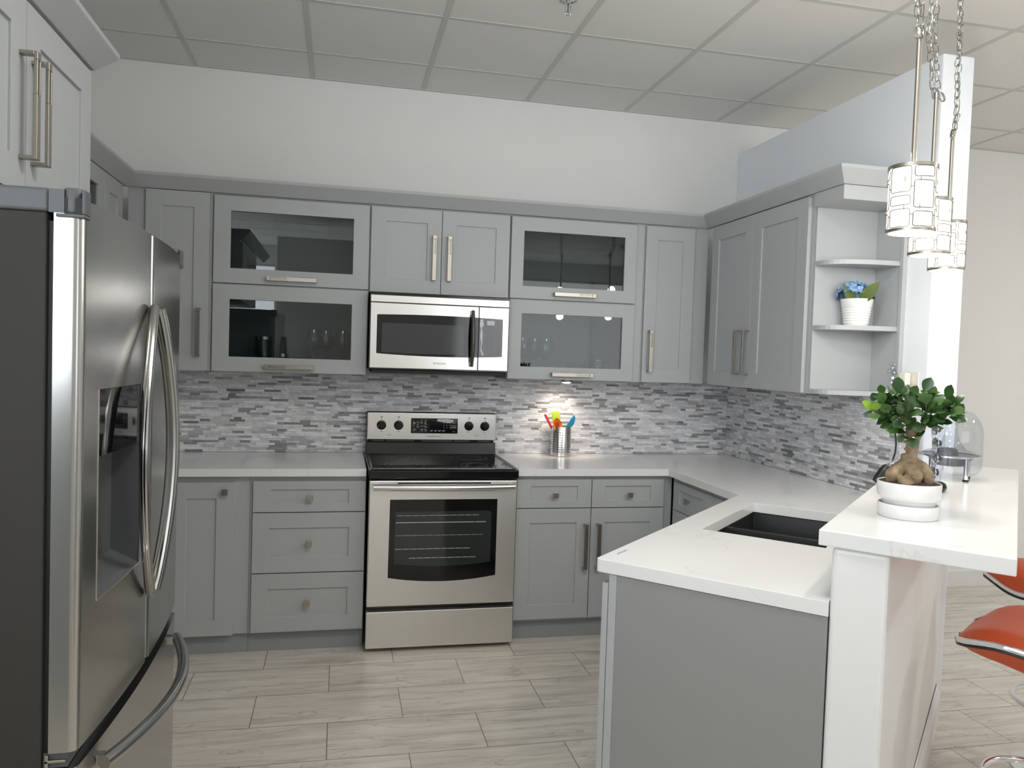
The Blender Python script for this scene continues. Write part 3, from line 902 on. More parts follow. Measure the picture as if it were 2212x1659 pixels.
# ------------------------------------------------------------------ microwave
r = thing('microwave_oven', 'stainless over-the-range microwave with a dark window', 'microwave', (0, 0, 1.395))
def W(mb, *a, **k): return mb.build(*a, world=True, **k)
W(MB().box(-0.377, 0.377, -0.383, -0.013, 1.405, 1.812), 'body', M['black_enamel'], r, bevel=0.002)
W(MB().box(-0.360, 0.360, -0.378, -0.016, 1.386, 1.4045), 'underside', M['black_matte'], r, bevel=0.002)
W(MB().box(-0.373, 0.370, -0.402, -0.3835, 1.760, 1.797), 'vent_panel', M['steel'], r, bevel=0.002)
dr = W(MB().box(-0.373, 0.2035, -0.404, -0.3835, 1.4125, 1.757), 'door', M['steel'], r, bevel=0.003)
ctl = W(MB().box(0.2055, 0.370, -0.404, -0.3835, 1.4125, 1.757), 'control_panel', M['steel'], r, bevel=0.003)
def wcurve(x0, x1, n=12):
    top = [(x0 + (x1 - x0) * k / n) for k in range(n + 1)]
    f = lambda x: 0.010 * (1 - (x / 0.338) ** 2)
    return [(x, 1.694 + f(x) * 0.6) for x in top] + [(x, 1.490 - f(x)) for x in top[::-1]]
W(MB().prism(wcurve(-0.338, 0.203), -0.4058, -0.403, 'y'), 'window_frame', M['black_gloss'], dr, bevel=0.001, seg=1)
pl_ = [(-0.312, 1.651), (0.124, 1.651), (0.124, 1.497)] + [(0.124 - 0.436 * k / 10.0, 1.497 - 0.004 * math.sin(PI * k / 10.0)) for k in range(1, 11)]
W(MB().prism(pl_, -0.4064, -0.4057, 'y'), 'window_mesh', M['mw_window'], dr)
hp = [(0.168, -0.425 - 0.024 * math.sin(PI * k / 14.0), 1.435 + 0.298 * k / 14.0) for k in range(15)]
b = MB().tube(hp, [0.011 + 0.005 * math.sin(PI * k / 14.0) for k in range(15)], 12, flat=(0.8, 1.0))
b.box(0.160, 0.176, -0.425, -0.403, 1.440, 1.455).box(0.160, 0.176, -0.425, -0.403, 1.713, 1.728)
W(b, 'handle', M['nickel_dark'], dr, smooth=True)
W(MB().prism(wcurve(0.206, 0.337, 6), -0.4058, -0.403, 'y'), 'key_panel', M['mw_panel'], ctl, bevel=0.001, seg=1)
W(MB().box(0.249, 0.291, -0.4064, -0.4056, 1.659, 1.684), 'display', M['print_light'], ctl, bevel=0.0006, seg=1)
b = MB()
r2 = random.Random(9)
for i in range(9):
    for x in (0.238, 0.266, 0.296):
        w = r2.choice((0.003, 0.004, 0.010))
        b.box(x - w / 2, x + w / 2, -0.4062, -0.4057, 1.635 - i * 0.0155, 1.6366 - i * 0.0155)
W(b, 'key_print', M['print_grey'], ctl)
pl_ = [(0.212, 1.69), (0.226, 1.69), (0.232, 1.66), (0.222, 1.645), (0.226, 1.62), (0.226, 1.57), (0.222, 1.53), (0.236, 1.497), (0.228, 1.494), (0.216, 1.52), (0.219, 1.56), (0.213, 1.60), (0.216, 1.64), (0.209, 1.66)]
W(MB().prism(pl_, -0.4063, -0.4058, 'y'), 'protective_film', M['film'], ctl)
text_mesh('brand_lettering', 'SAMSUNG', 0.0145, M['print_grey'], dr, upright(-0.002, -0.4042, 1.444), world=True, sx=1.05)

# ------------------------------------------------------------------ refrigerator
FY, FW = -2.507, 0.908
y0, y1 = FY - FW / 2, FY + FW / 2
r = thing('refrigerator', 'stainless french door refrigerator with a water dispenser at the left', 'refrigerator', (-1.48, FY, 0))
W(MB().box(-1.88, -1.052, y0 + 0.003, y1 - 0.003, 0.02, 1.735), 'body', M['fridge_side'], r, bevel=0.004)
for sx in (-1.8, -1.12):
    for sy in (y0 + 0.08, y1 - 0.08): W(MB().lathe([(0.02, 0.0), (0.02, 0.021)], (sx, sy, 0), 12), 'foot', M['black_plastic'], r)
W(MB().box(-1.87, -1.048, y0 + 0.001, y1 - 0.001, 1.7355, 1.779), 'top_cover', M['plastic_grey'], r, bevel=0.006, seg=3)
W(MB().box(-1.052, -1.040, y0 + 0.012, y1 - 0.012, 0.06, 1.72), 'door_gasket', M['black_matte'], r)
for s_, yy in ((1, y0), (-1, y1)):
    def yb(a, b): return (min(yy + s_ * a, yy + s_ * b), max(yy + s_ * a, yy + s_ * b))
    b = MB()
    b.box(-1.048, -1.022, *yb(-0.0015, 0.06), 1.7345, 1.777)
    b.lathe([(0.017, 1.736), (0.018, 1.739), (0.018, 1.778), (0.016, 1.781)], (-1.010, yy + s_ * 0.0165, 0), 20)
    W(b, 'hinge_cover', M['plastic_grey'], r, smooth=True)
    W(MB().box(-1.022, -0.992, *yb(-0.0005, 0.03), 1.7335, 1.7625), 'hinge_recess', M['black_matte'], r)
    b = MB().box(-1.036, -0.986, *yb(-0.003, 0.03), 1.7265, 1.7330)
    b.box(-0.992, -0.986, *yb(-0.003, 0.03), 1.7330, 1.778)
    W(b, 'hinge_bracket', M['plastic_grey'], r, bevel=0.002)
XB = -1.040                                      # back of the doors
def fx(y):                                        # gently bowed front of the pair of doors
    u = (y - FY) / (FW / 2)
    return -0.970 - 0.022 * u * u
def door_shell(ya, yb, za, zb, hole=None, near=None, edge=0.010):
    # grid over the bowed front with rounded vertical edges; hole=(y0,y1,z0,z1)
    b = MB(); V = b.bm.verts.new
    ys = [ya + (yb - ya) * k / 24.0 for k in range(25)]
    zs = [za, zb]
    if hole:
        ys = sorted(set([y for y in ys if abs(y - hole[0]) > 0.006 and abs(y - hole[1]) > 0.006] + [hole[0], hole[1]]))
        zs = [za, hole[2], hole[3], zb]
    def X(y):
        d = min(y - ya, yb - y)
        rr = 0.016
        cut = 0.0 if d >= rr else (rr - math.sqrt(max(rr * rr - (rr - d) ** 2, 0)))
        return fx(y) - cut
    ys = sorted(set(ys + [ya + q for q in (0.0, 0.0012, 0.004, 0.009, 0.016)] + [yb - q for q in (0.0, 0.0012, 0.004, 0.009, 0.016)]))
    gv = {}
    for i, y in enumerate(ys):
        for k, z in enumerate(zs): gv[i, k] = V((X(y), y, z))
    for i in range(len(ys) - 1):
        for k in range(len(zs) - 1):
            if hole and hole[0] - 1e-6 <= ys[i] and ys[i + 1] <= hole[1] + 1e-6 and k == 1: continue
            b.bm.faces.new((gv[i, k], gv[i + 1, k], gv[i + 1, k + 1], gv[i, k + 1]))
    n = len(ys) - 1; K = len(zs) - 1
    bk = {(i, k): V((XB, ys[i], zs[k])) for i in (0, n) for k in (0, K)}
    b.bm.faces.new([gv[0, k] for k in range(K + 1)] + [bk[0, K], bk[0, 0]])
    b.bm.faces.new([gv[n, k] for k in range(K, -1, -1)] + [bk[n, 0], bk[n, K]])
    b.bm.faces.new([gv[i, 0] for i in range(n, -1, -1)] + [bk[0, 0], bk[n, 0]])
    b.bm.faces.new([gv[i, K] for i in range(n + 1)] + [bk[n, K], bk[0, K]])
    b.bm.faces.new((bk[0, 0], bk[0, K], bk[n, K], bk[n, 0]))
    bmesh.ops.recalc_face_normals(b.bm, faces=b.bm.faces[:])
    return b
ZS = 0.722
HO = (-2.872, -2.588, 0.985, 1.406)
dl = W(door_shell(y0 + 0.002, FY - 0.003, ZS, 1.762, HO), 'door', M['steel_v'], r, smooth=True, angle=50)
drr = W(door_shell(FY + 0.003, y1 - 0.002, ZS, 1.762), 'door', M['steel_v'], r, smooth=True, angle=50)
fz = W(door_shell(y0 + 0.002, y1 - 0.002, 0.06, 0.690), 'freezer_drawer', M['steel_v'], r, smooth=True, angle=50)
W(MB().box(-1.05, -1.008, y0 + 0.008, y1 - 0.008, 0.692, 0.720), 'drawer_gap', M['plastic_grey'], r)
b = MB().box(-1.046, -1.010, y0 + 0.001, y0 + 0.03, 0.703, 0.7085).box(-1.046, -1.040, y0 + 0.001, y0 + 0.03, 0.694, 0.718)
W(b, 'hinge_plate', M['nickel'], r, bevel=0.001, seg=1)
W(MB().box(-1.040, -1.00, y0 + 0.06, y1 - 0.06, 0.024, 0.056), 'kick_grille', M['black_plastic'], r, bevel=0.002)
# dispenser: dark touch panel above a deep grey niche with a sloping tray
b = MB(); V = b.bm.verts.new
dep = 0.062
fr = [(HO[0], HO[2]), (HO[1], HO[2]), (HO[1], HO[3]), (HO[0], HO[3])]
o_ = [V((fx(p[0]) - 0.0005, p[0], p[1])) for p in fr]
inn = [(HO[0] + 0.006, HO[2] + 0.035), (HO[1] - 0.006, HO[2] + 0.035), (HO[1] - 0.006, HO[3] - 0.006), (HO[0] + 0.006, HO[3] - 0.006)]
i_ = [V((fx(p[0]) - dep, p[0], p[1])) for p in inn]
for k in range(4):
    j = (k + 1) % 4
    b.bm.faces.new((o_[k], o_[j], i_[j], i_[k]))
b.bm.faces.new(i_)
bmesh.ops.recalc_face_normals(b.bm, faces=b.bm.faces[:])
dp = W(b, 'dispenser', M['niche'], dl)
pz = 1.272
b = MB()
pts = [HO[0] + 0.001 + (HO[1] - HO[0] - 0.002) * k / 8.0 for k in range(9)]
b.prism([(fx(y) - 0.001, y) for y in pts] + [(fx(y) - 0.05, y) for y in pts[::-1]], pz, HO[3] - 0.001)
W(b, 'touch_panel', M['black_gloss'], dp)
b = MB()
fr2 = [HO[0], HO[1]]
for yy in fr2: b.box(fx(yy) - 0.002, fx(yy) + 0.001, yy - 0.0015, yy + 0.0015, HO[2], HO[3])
b.tube([(fx(HO[0]) + 0.0, HO[0], HO[2]), (fx(-2.73) + 0.0, -2.73, HO[2]), (fx(HO[1]), HO[1], HO[2])], 0.002, 6)
W(b, 'dispenser_trim', M['steel'], dp)
# handles
def bow_handle(ye, ym, nm, parent, rad):
    pts = []; n = 24
    for k in range(n + 1):
        s_ = math.sin(PI * k / n) ** 0.85
        z = 1.585 - 0.690 * k / n
        y = ye + (ym - ye) * s_
        pts.append((fx(y) + 0.012 + 0.026 * s_, y, z))
    b = MB()
    b.tube(pts, rad, 14, flat=(1.15, 1.0))
    for dy in (rad * 0.76, -rad * 0.76):
        b.tube([(p[0] + 0.005, p[1] + dy, p[2]) for p in pts], rad * 0.47, 8)
    return W(b, nm, M['steel_v'], parent, smooth=True)
bow_handle(-2.535, -2.712, 'handle', dl, 0.0108)
bow_handle(-2.500, -2.432, 'handle', drr, 0.0145)
pts = []
for k in range(25):
    u = k / 24.0
    y = -2.868 + 0.700 * u
    pts.append((fx(y) + 0.016 + 0.058 * math.sin(PI * u) ** 0.9, y, 0.652))
b = MB().tube(pts, 0.0145, 14)
for y in (-2.850, -2.185): b.box(fx(y) - 0.004, fx(y) + 0.012, y - 0.010, y + 0.010, 0.641, 0.663)
W(b, 'handle', M['steel_v'], fz, smooth=True)

# ------------------------------------------------------------------ pendant lights over the bar
def rrect(u0, u1, z0, z1, rad, n=4):
    pts = []
    for (cx, cz, a0) in ((u1 - rad, z1 - rad, 0), (u0 + rad, z1 - rad, 90), (u0 + rad, z0 + rad, 180), (u1 - rad, z0 + rad, 270)):
        for k in range(n + 1):
            an = math.radians(a0 + 90.0 * k / n)
            pts.append((cx + rad * math.cos(an), cz + rad * math.sin(an)))
    out = []
    for i, p in enumerate(pts):
        q = pts[(i + 1) % len(pts)]
        m_ = max(1, int(abs(p[0] - q[0]) / 0.008))
        for k in range(m_): out.append((p[0] + (q[0] - p[0]) * k / m_, p[1] + (q[1] - p[1]) * k / m_))
    return out
def pendant(x, y, rz, label, rod_top, chain, seed):
    r = thing('pendant_light', label, 'pendant light', (x, y, 1.857), rz, 'lit pendant lights over the bar')
    R_, H_ = 0.0575, 0.175
    b = MB()
    b.lathe([(R_, 0.004), (R_, H_ - 0.002), (R_ - 0.003, H_ - 0.002), (R_ - 0.003, 0.004)], (0, 0, 0), 48, cap=False)
    sh_ = b.build('glass_shade', M['shade'], r, smooth=True)
    for nm_, (z0, z1) in (('lower_ring', (0.0, 0.008)), ('upper_ring', (H_ - 0.009, H_))):
        b = MB()
        b.lathe([(R_ - 0.004, z0), (R_ + 0.003, z0), (R_ + 0.003, z1), (R_ - 0.004, z1), (R_ - 0.004, z0)], (0, 0, 0), 48, cap=False)
        if z0:
            for k in range(3):
                an = 2 * PI * k / 3
                b.tube([(0, 0, H_ - 0.004), (R_ * math.cos(an), R_ * math.sin(an), H_ - 0.004)], 0.002, 6)
        b.build(nm_, M['nickel'], r, smooth=True)
    b = MB()
    rc = R_ + 0.0022
    def cyl(pt): 
        an = pt[0] / rc
        return (rc * math.cos(an), rc * math.sin(an), pt[1])
    C_ = 2 * PI * rc
    col = C_ / 6.0
    lay = [((0.10, 0.165), (0.066, 0.090), (0.010, 0.056)), ((0.138, 0.165), (0.058, 0.128), (0.010, 0.048))]
    for k in range(6):
        for (z0, z1) in lay[k % 2]:
            b.tube([cyl(p) for p in rrect(k * col + 0.004, (k + 1) * col - 0.004, z0, z1, 0.006)], 0.0012, 5, closed=True)
        for z in (0.060, 0.132):
            u = k * col + col * (0.3 if k % 2 else 0.7)
            b.tube([cyl((k * col - 0.004, z - 0.02)), cyl((k * col + 0.004, z - 0.02))], 0.0012, 5)
            b.tube([cyl((u, z - 0.006)), cyl((u, z + 0.007))], 0.0012, 5)
    b.build('metal_lattice', M['nickel_dark'], r, smooth=True)
    b = MB()
    b.lathe([(0.0, 0.045), (0.016, 0.050), (0.021, 0.065), (0.018, 0.085), (0.012, 0.10), (0.012, 0.105)], (0, 0, 0), 16)
    b.build('bulb', M['lamp_on'], r, smooth=True)
    MB().lathe([(0.014, 0.105), (0.016, 0.110), (0.016, H_ - 0.006), (0.010, H_), (0.010, H_ + 0.008)], (0, 0, 0), 16).build('socket', M['nickel'], r, smooth=True)
    zr = rod_top - 1.857
    MB().tube([(0, 0, H_), (0, 0, zr)], 0.0068, 14).tube([(0, 0, zr - 0.004), (0, 0, zr + 0.014)], 0.0082, 12).build('rod', M['nickel'], r, smooth=True)
    rg = random.Random(seed)
    b = MB()
    pts = [(0, 0, zr - 0.005)] + chain + [(0, 0, ZC - 1.857 - 0.01)]
    # walk along the polyline laying links turned a quarter each time
    def walk(pts, off, ph):
        P = [Vector(p) for p in pts]; seg = [(P[i], P[i + 1]) for i in range(len(P) - 1)]
        pitch = 0.029; s = 0; k = ph
        tot = sum((q - p).length for p, q in seg)
        while s < tot:
            a = s + pitch / 2; acc = 0
            for p, q in seg:
                l = (q - p).length
                if a <= acc + l: break
                acc += l
            d = (q - p).normalized(); c = p + d * (a - acc) + off
            an = (k % 2) * PI / 2 + 0.6 + rg.uniform(-0.45, 0.45)
            tilt = rg.uniform(-0.16, 0.16)
            rot = d.to_track_quat('Z', 'Y').to_matrix() @ Matrix.Rotation(an, 3, 'Z') @ Matrix.Rotation(tilt, 3, 'Y')
            lp = []
            hw, hl = 0.0078, 0.0185
            for j in range(14):
                t = 2 * PI * j / 14
                e = Vector((hw * math.copysign(abs(math.cos(t)) ** 0.7, math.cos(t)), 0, hl * math.copysign(abs(math.sin(t)) ** 0.75, math.sin(t))))
                lp.append(c + rot @ e)
            b.tube(lp, 0.0015, 6, closed=True)
            s += pitch; k += 1
    walk(pts, Vector((-0.004, 0.0, 0)), 0)
    walk(pts[0:1] + [(p[0] + 0.012 * math.sin(9 * i), p[1] + 0.006, p[2]) for i, p in enumerate(pts[1:])], Vector((0.009, 0.004, 0.004)), 1)
    walk([(0.0, 0, zr + 0.015), (-0.012, -0.006, zr - 0.012)], Vector((-0.006, 0, 0)), 1)
    b.build('chain', M['chain'], r, smooth=True)
    MB().lathe([(0.006, ZC - 1.857 - 0.03), (0.05, ZC - 1.857 - 0.026), (0.062, ZC - 1.857 - 0.012), (0.062, ZC - 1.857 + 0.0005)], (0, 0, 0), 28).build('ceiling_canopy', M['nickel'], r, smooth=True)
    # the bulb's own light
    for pw_, zz in zip(P_BULB, (-0.012, H_ + 0.03)):      # out of the open bottom, and out of the open top
        l = bpy.data.lights.new('bulb_light', 'POINT'); l.energy = pw_; l.color = (1.0, 0.96, 0.90); l.shadow_soft_size = 0.03
        o = bpy.data.objects.new('bulb_light', l); COL.objects.link(o); o.parent = r; o.location = (0.018 if zz > 0 else 0, 0, zz)
    return r
pendant(0.943, -2.748, 0.9, 'lit pendant light hanging nearest the camera, largest of the three over the bar', 2.375, [(0.012, 0.0, 0.62), (0.002, 0, 0.75), (0.012, 0, 0.9)], 1)
pendant(1.2795, -2.423, 2.2, 'lit pendant light hanging in the middle of the three over the bar', 2.350, [(0.008, 0.0, 0.58), (0.018, 0, 0.70), (0.016, 0, 0.9)], 2)
pendant(1.607, -2.127, 0.3, 'lit pendant light hanging farthest back, nearest the end of the white partition', 2.341, [(0.022, 0.0, 0.55), (0.016, 0, 0.66), (0.020, 0, 0.72), (0.012, 0, 0.85)], 3)

# ------------------------------------------------------------------ fire sprinkler on the ceiling
r = thing('fire_sprinkler', 'small chrome fire sprinkler on the ceiling at the top edge of the photo', 'sprinkler', (0.383, -1.325, ZC + 0.008))
MB().lathe([(0.044, 0.0), (0.044, -0.003), (0.038, -0.008), (0.024, -0.004), (0.022, -0.002)], (0, 0, 0), 28).build('escutcheon', M['chrome'], r, smooth=True)
MB().lathe([(0.010, 0.0), (0.010, -0.018), (0.013, -0.019), (0.013, -0.026), (0.009, -0.027)], (0, 0, 0), 12).build('body', M['chrome'], r)
b = MB()
for s_ in (-1, 1): b.tube([(s_ * 0.010, 0, -0.026), (s_ * 0.0125, 0, -0.038), (s_ * 0.0115, 0, -0.05), (s_ * 0.004, 0, -0.060), (0, 0, -0.062)], 0.002, 6)
b.build('frame_arm', M['chrome'], r, smooth=True)
MB().tube([(0, 0, -0.027), (0, 0, -0.060)], 0.0022, 8).build('glass_bulb', M['print_dark'], r)
b = MB().lathe([(0.0, -0.062), (0.006, -0.062), (0.006, -0.066), (0.0, -0.066)], (0, 0, 0), 12)
for k in range(10):
    an = 2 * PI * k / 10
    b.tube([(0.005 * math.cos(an), 0.005 * math.sin(an), -0.064), (0.0125 * math.cos(an), 0.0125 * math.sin(an), -0.0655)], 0.0016, 5)
b.build('deflector', M['chrome'], r)

# ------------------------------------------------------------------ under-cabinet puck light
r = thing('puck_light', 'small round lit lamp under the glass cabinet right of the microwave', 'under-cabinet light', (0.770, -0.195, 1.3695))
MB().lathe([(0.034, 0.0), (0.034, -0.010), (0.030, -0.014), (0.026, -0.014)], (0, 0, 0), 24).build('housing', M['nickel'], r, smooth=True)
MB().lathe([(0.026, -0.0145), (0.018, -0.019), (0.0, -0.021)], (0, 0, 0), 24).build('lens', M['lamp_on'], r, smooth=True)
l = bpy.data.lights.new('puck_lamp', 'SPOT'); l.energy = 3.0; l.color = (1.0, 0.86, 0.74); l.spot_size = math.radians(104); l.spot_blend = 0.9; l.shadow_soft_size = 0.02
o = bpy.data.objects.new('puck_lamp', l); COL.objects.link(o); o.parent = r; o.location = (0, 0.02, -0.026); o.rotation_euler = (math.radians(26), 0, 0)

# ------------------------------------------------------------------ utensil holder and utensils
UX, UY = 0.772, -0.112
r = thing('utensil_holder', 'perforated stainless steel utensil holder on the counter right of the stove', 'utensil holder', (UX, UY, CT + 0.0005))
b = MB()
seg, RH, HH = 72, 0.0605, 0.176
rows = [0.0, 0.004] + [0.0] * 0
def hol(a, z):
    return False
prof_ = [(RH - 0.004, 0.0), (RH, 0.003), (RH, HH - 0.002), (RH - 0.0012, HH), (RH - 0.002, HH - 0.002), (RH - 0.002, 0.006), (0.0, 0.006)]
b.lathe(prof_, (0, 0, 0), 64)
b.build('cup', M['steel'], r, smooth=True)
for grp in range(6):
    b = MB()
    for c_ in range(3):
        an = 2 * PI * grp / 6 + (c_ - 1) * 0.235 + 0.16
        for k in range(9):
            z = 0.028 + k * 0.0142
            p = Vector((RH * math.cos(an), RH * math.sin(an), z))
            nrm = Vector((math.cos(an), math.sin(an), 0)); tg = Vector((-math.sin(an), math.cos(an), 0))
            b.face([p + nrm * 0.0004 + tg * (0.0029 * math.cos(2 * PI * q / 10)) + Vector((0, 0, 0.0029 * math.sin(2 * PI * q / 10))) for q in range(10)])
    b.build('perforation', M['black_matte'], r)
def utensil(name, label, m, base, top, head, w, h, roll=0.0, slots=0):
    d = Vector(top) - Vector(base); Ln = d.length
    zd = d.normalized(); xd = Vector((0, 1, 0)).cross(zd).normalized()
    o_rot = Matrix((xd, zd.cross(xd), zd)).transposed().to_4x4() @ Matrix.Rotation(roll, 4, 'Z')
    rt_ = thing(name, label, 'utensil', base, 0, 'silicone utensils in the steel holder')
    def fin(b, nm, mm, parent=rt_, **k):
        b.bm.transform(o_rot); return b.build(nm, mm, parent, **k)
    fin(MB().tube([(0, 0, 0), (0, 0, Ln - h * 0.9)], [0.006, 0.005], 8), 'stem', m, smooth=True)
    b = MB()
    n = 12
    if head == 'spoon':
        g_ = []
        for i in range(n + 1):
            t = i / n
            wd = w * math.sin(PI * min(max(t * 0.92 + 0.06, 0), 1)) ** 0.75
            rowv = []
            for j in range(9):
                u = -1 + 2 * j / 8.0
                rowv.append((u * wd, 0.010 * (1 - u * u) * math.sin(PI * t), Ln - h + h * t))
            g_.append(rowv)
        for dy, flip in ((0.0, 0), (0.003, 1)):
            vs = [[b.bm.verts.new((p[0], p[1] + dy, p[2])) for p in row] for row in g_]
            for i in range(n):
                for j in range(8):
                    q = (vs[i][j], vs[i][j + 1], vs[i + 1][j + 1], vs[i + 1][j])
                    b.bm.faces.new(q[::-1] if flip else q)
    elif head == 'spatula':
        b.prism([(-w * 0.75, Ln - h), (w * 0.75, Ln - h), (w, Ln - h * 0.35), (w * 0.86, Ln - 0.006), (w * 0.7, Ln), (-w * 0.7, Ln), (-w * 0.9, Ln - 0.006), (-w, Ln - h * 0.35)], -0.003, 0.003, 'y')
    elif head == 'scraper':
        b.prism([(-w, Ln - h), (w * 0.55, Ln - h), (w, Ln - h * 0.55), (w * 0.75, Ln - h * 0.2), (w * 0.1, Ln), (-w * 0.2, Ln - h * 0.15), (-w * 0.7, Ln - h * 0.6)], -0.004, 0.004, 'y')
    hd_ = fin(b, 'head', m, smooth=(head == 'spoon'), bevel=0.001 if head != 'spoon' else 0)
    if slots:
        b = MB()
        for k in range(slots):
            x = (k - (slots - 1) / 2) * 0.010
            b.box(x - 0.0014, x + 0.0014, -0.0008, 0.0108, Ln - h * 0.66, Ln - h * 0.30)
        fin(b, 'slot', M['u_slot'], hd_)
    return rt_
zt_ = CT + 0.009
utensil('cooking_spoon', 'pink red silicone utensil leaning left out of the steel holder', M['u_red'], (UX + 0.028, UY + 0.012, zt_), (0.668, UY + 0.0, 1.160), 'spatula', 0.0075, 0.10)
utensil('slotted_spoon', 'orange silicone slotted spoon in the steel holder', M['u_orange'], (UX + 0.01, UY - 0.028, zt_), (0.730, UY - 0.035, 1.141), 'spoon', 0.030, 0.085, 0.25, 3)
utensil('spatula', 'lime green silicone spatula, tallest in the steel holder', M['u_green'], (UX + 0.004, UY + 0.02, zt_), (0.741, UY + 0.028, 1.176), 'spatula', 0.026, 0.098, 0.0)
utensil('scraper', 'blue silicone scraper leaning right in the steel holder', M['u_blue'], (UX - 0.02, UY - 0.004, zt_), (0.846, UY - 0.012, 1.160), 'scraper', 0.020, 0.088, 0.0)

# ------------------------------------------------------------------ blue hydrangea in a white ribbed pot on the corner shelf
FX, FY2 = 1.752, -1.440
r = thing('potted_hydrangea', 'blue artificial hydrangea in a white ribbed pot on the corner shelf', 'potted flower', (FX, FY2, 1.6835))
pr = [(0.0, 0.0), (0.050, 0.0), (0.0525, 0.004)]
for k in range(6):
    z = 0.010 + k * 0.0115; rr_ = 0.0525 + 0.0165 * z / 0.121
    pr += [(rr_ - 0.0012, z), (rr_ + 0.0014, z + 0.003), (rr_ + 0.0014, z + 0.007), (rr_ - 0.0008, z + 0.0105)]
pr += [(0.0640, 0.082), (0.0692, 0.119), (0.0690, 0.121), (0.0665, 0.121), (0.062, 0.085), (0.060, 0.07), (0.0, 0.07)]
MB().lathe(pr, (0, 0, 0), 40).build('pot', M['white_cer'], r, smooth=True, angle=50)
rg = random.Random(11)
b = MB()
b.lathe([(0.0, 0.09), (0.030, 0.095), (0.056, 0.118), (0.050, 0.155), (0.0, 0.175)], (0.0, 0.01, 0), 14)
for f in b.bm.faces: f.material_index = 2
ctr = Vector((-0.006, 0.004, 0.136))
for k in range(96):
    u = rg.uniform(-0.25, 1.0); ph = rg.uniform(0, 2 * PI)
    s_ = math.sqrt(max(0, 1 - u * u))
    nrm = Vector((s_ * math.cos(ph), s_ * math.sin(ph), u * 0.9 + 0.1)).normalized()
    c = ctr + Vector((nrm.x * 0.078, nrm.y * 0.064, nrm.z * 0.058))
    if c.z < 0.158 and nrm.dot(Vector((cam.matrix_world.translation.x - FX, cam.matrix_world.translation.y - FY2, 0)).normalized()) > 0.35: continue
    q = nrm.to_track_quat('Z', 'Y').to_matrix()
    spin = rg.uniform(0, 2 * PI); ps = rg.uniform(0.016, 0.022); mi = rg.choice((0, 0, 1, 1, 2))
    for p_ in range(4):
        an = spin + p_ * PI / 2
        e1 = Vector((math.cos(an), math.sin(an), 0)); e2 = Vector((-math.sin(an), math.cos(an), 0))
        vs = []
        for (a_, w_, h_) in ((0.0, 0.0, 0.0), (0.35, 0.34, 0.10), (0.75, 0.5, 0.16), (1.0, 0.26, 0.30), (1.0, -0.26, 0.30), (0.75, -0.5, 0.16), (0.35, -0.34, 0.10)):
            vs.append(b.bm.verts.new(c + q @ ((e1 * a_ + e2 * w_) * ps + Vector((0, 0, h_ * ps * rg.uniform(0.4, 1.6))))))
        f = b.bm.faces.new(vs); f.material_index = mi
b.build('flower_head', None, r, mats=[M['petal_a'], M['petal_b'], M['petal_c']])
def blade(b, base, tip, nrm, wid, bend=0.0, n=8, peak=0.45, mi=0):
    base, tip, nrm = Vector(base), Vector(tip), Vector(nrm)
    d = tip - base; Ln = d.length; dn = d.normalized()
    sd = dn.cross(nrm).normalized(); up = sd.cross(dn)
    L_, R2, C2 = [], [], []
    for i in range(n + 1):
        t = i / n
        w = wid * (math.sin(PI * t ** (math.log(0.5) / math.log(peak))) ** 0.8 if 0 < t < 1 else 0.0)
        w = max(w, wid * 0.03)
        c = base + d * t + up * (bend * Ln * math.sin(PI * t) )
        C2.append(b.bm.verts.new(c)); L_.append(b.bm.verts.new(c + sd * w + up * w * 0.22)); R2.append(b.bm.verts.new(c - sd * w + up * w * 0.22))
    for i in range(n):
        for A_, B_ in ((L_, C2), (C2, R2)):
            f = b.bm.faces.new((A_[i], B_[i], B_[i + 1], A_[i + 1])); f.material_index = mi; f.smooth = True
vw = Vector((cam.matrix_world.translation.x - FX, cam.matrix_world.translation.y - FY2, 0)).normalized()
rtv = Vector((vw.y, -vw.x, 0)) * -1
for (bx_, tx, tz, w_) in ((0.010, 0.088, 0.192, 0.028), (-0.006, -0.056, 0.180, 0.022)):
    bl = MB()
    bs = vw * 0.036 + rtv * bx_ + Vector((0, 0, 0.104)); tp = vw * 0.062 + rtv * tx + Vector((0, 0, tz))
    blade(bl, bs, tp, vw, w_, 0.06)
    bl.build('leaf', M['hydr_leaf'], r)

# ------------------------------------------------------------------ bonsai on the bar
PXY = pen(-0.348, 0.130)
r = thing('potted_bonsai', 'ficus bonsai with swollen roots in a round white pot on the bar', 'bonsai', (PXY[0], PXY[1], BT + 0.0005))
MB().lathe([(0.0, 0.0), (0.073, 0.0), (0.0755, 0.003), (0.0765, 0.034), (0.0745, 0.037), (0.0725, 0.034), (0.072, 0.008), (0.0, 0.006)], (0, 0, 0), 56).build('saucer', M['white_cer'], r, smooth=True, angle=50)
MB().lathe([(0.0, 0.0085), (0.064, 0.0085), (0.067, 0.012), (0.0675, 0.044), (0.070, 0.048), (0.0765, 0.053), (0.0795, 0.060), (0.0808, 0.094), (0.0795, 0.0965), (0.0775, 0.094), (0.0765, 0.075), (0.0, 0.072)], (0, 0, 0), 56).build('pot', M['white_cer'], r, smooth=True, angle=50)
b = MB()
n = 18
rg = random.Random(4)
rings = []
for i in range(n + 1):
    rad = 0.0765 * i / n
    rw = []
    for k in range(48):
        an = 2 * PI * k / 48
        z = 0.0935 + 0.010 * (1 - (i / n) ** 2) + (rg.uniform(-0.0022, 0.0022) if i < n else 0)
        rw.append(b.bm.verts.new((rad * math.cos(an), rad * math.sin(an), z)))
    rings.append(rw)
for i in range(n):
    for k in range(48):
        j = (k + 1) % 48
        b.bm.faces.new((rings[i][k], rings[i + 1][k], rings[i + 1][j], rings[i][j]))
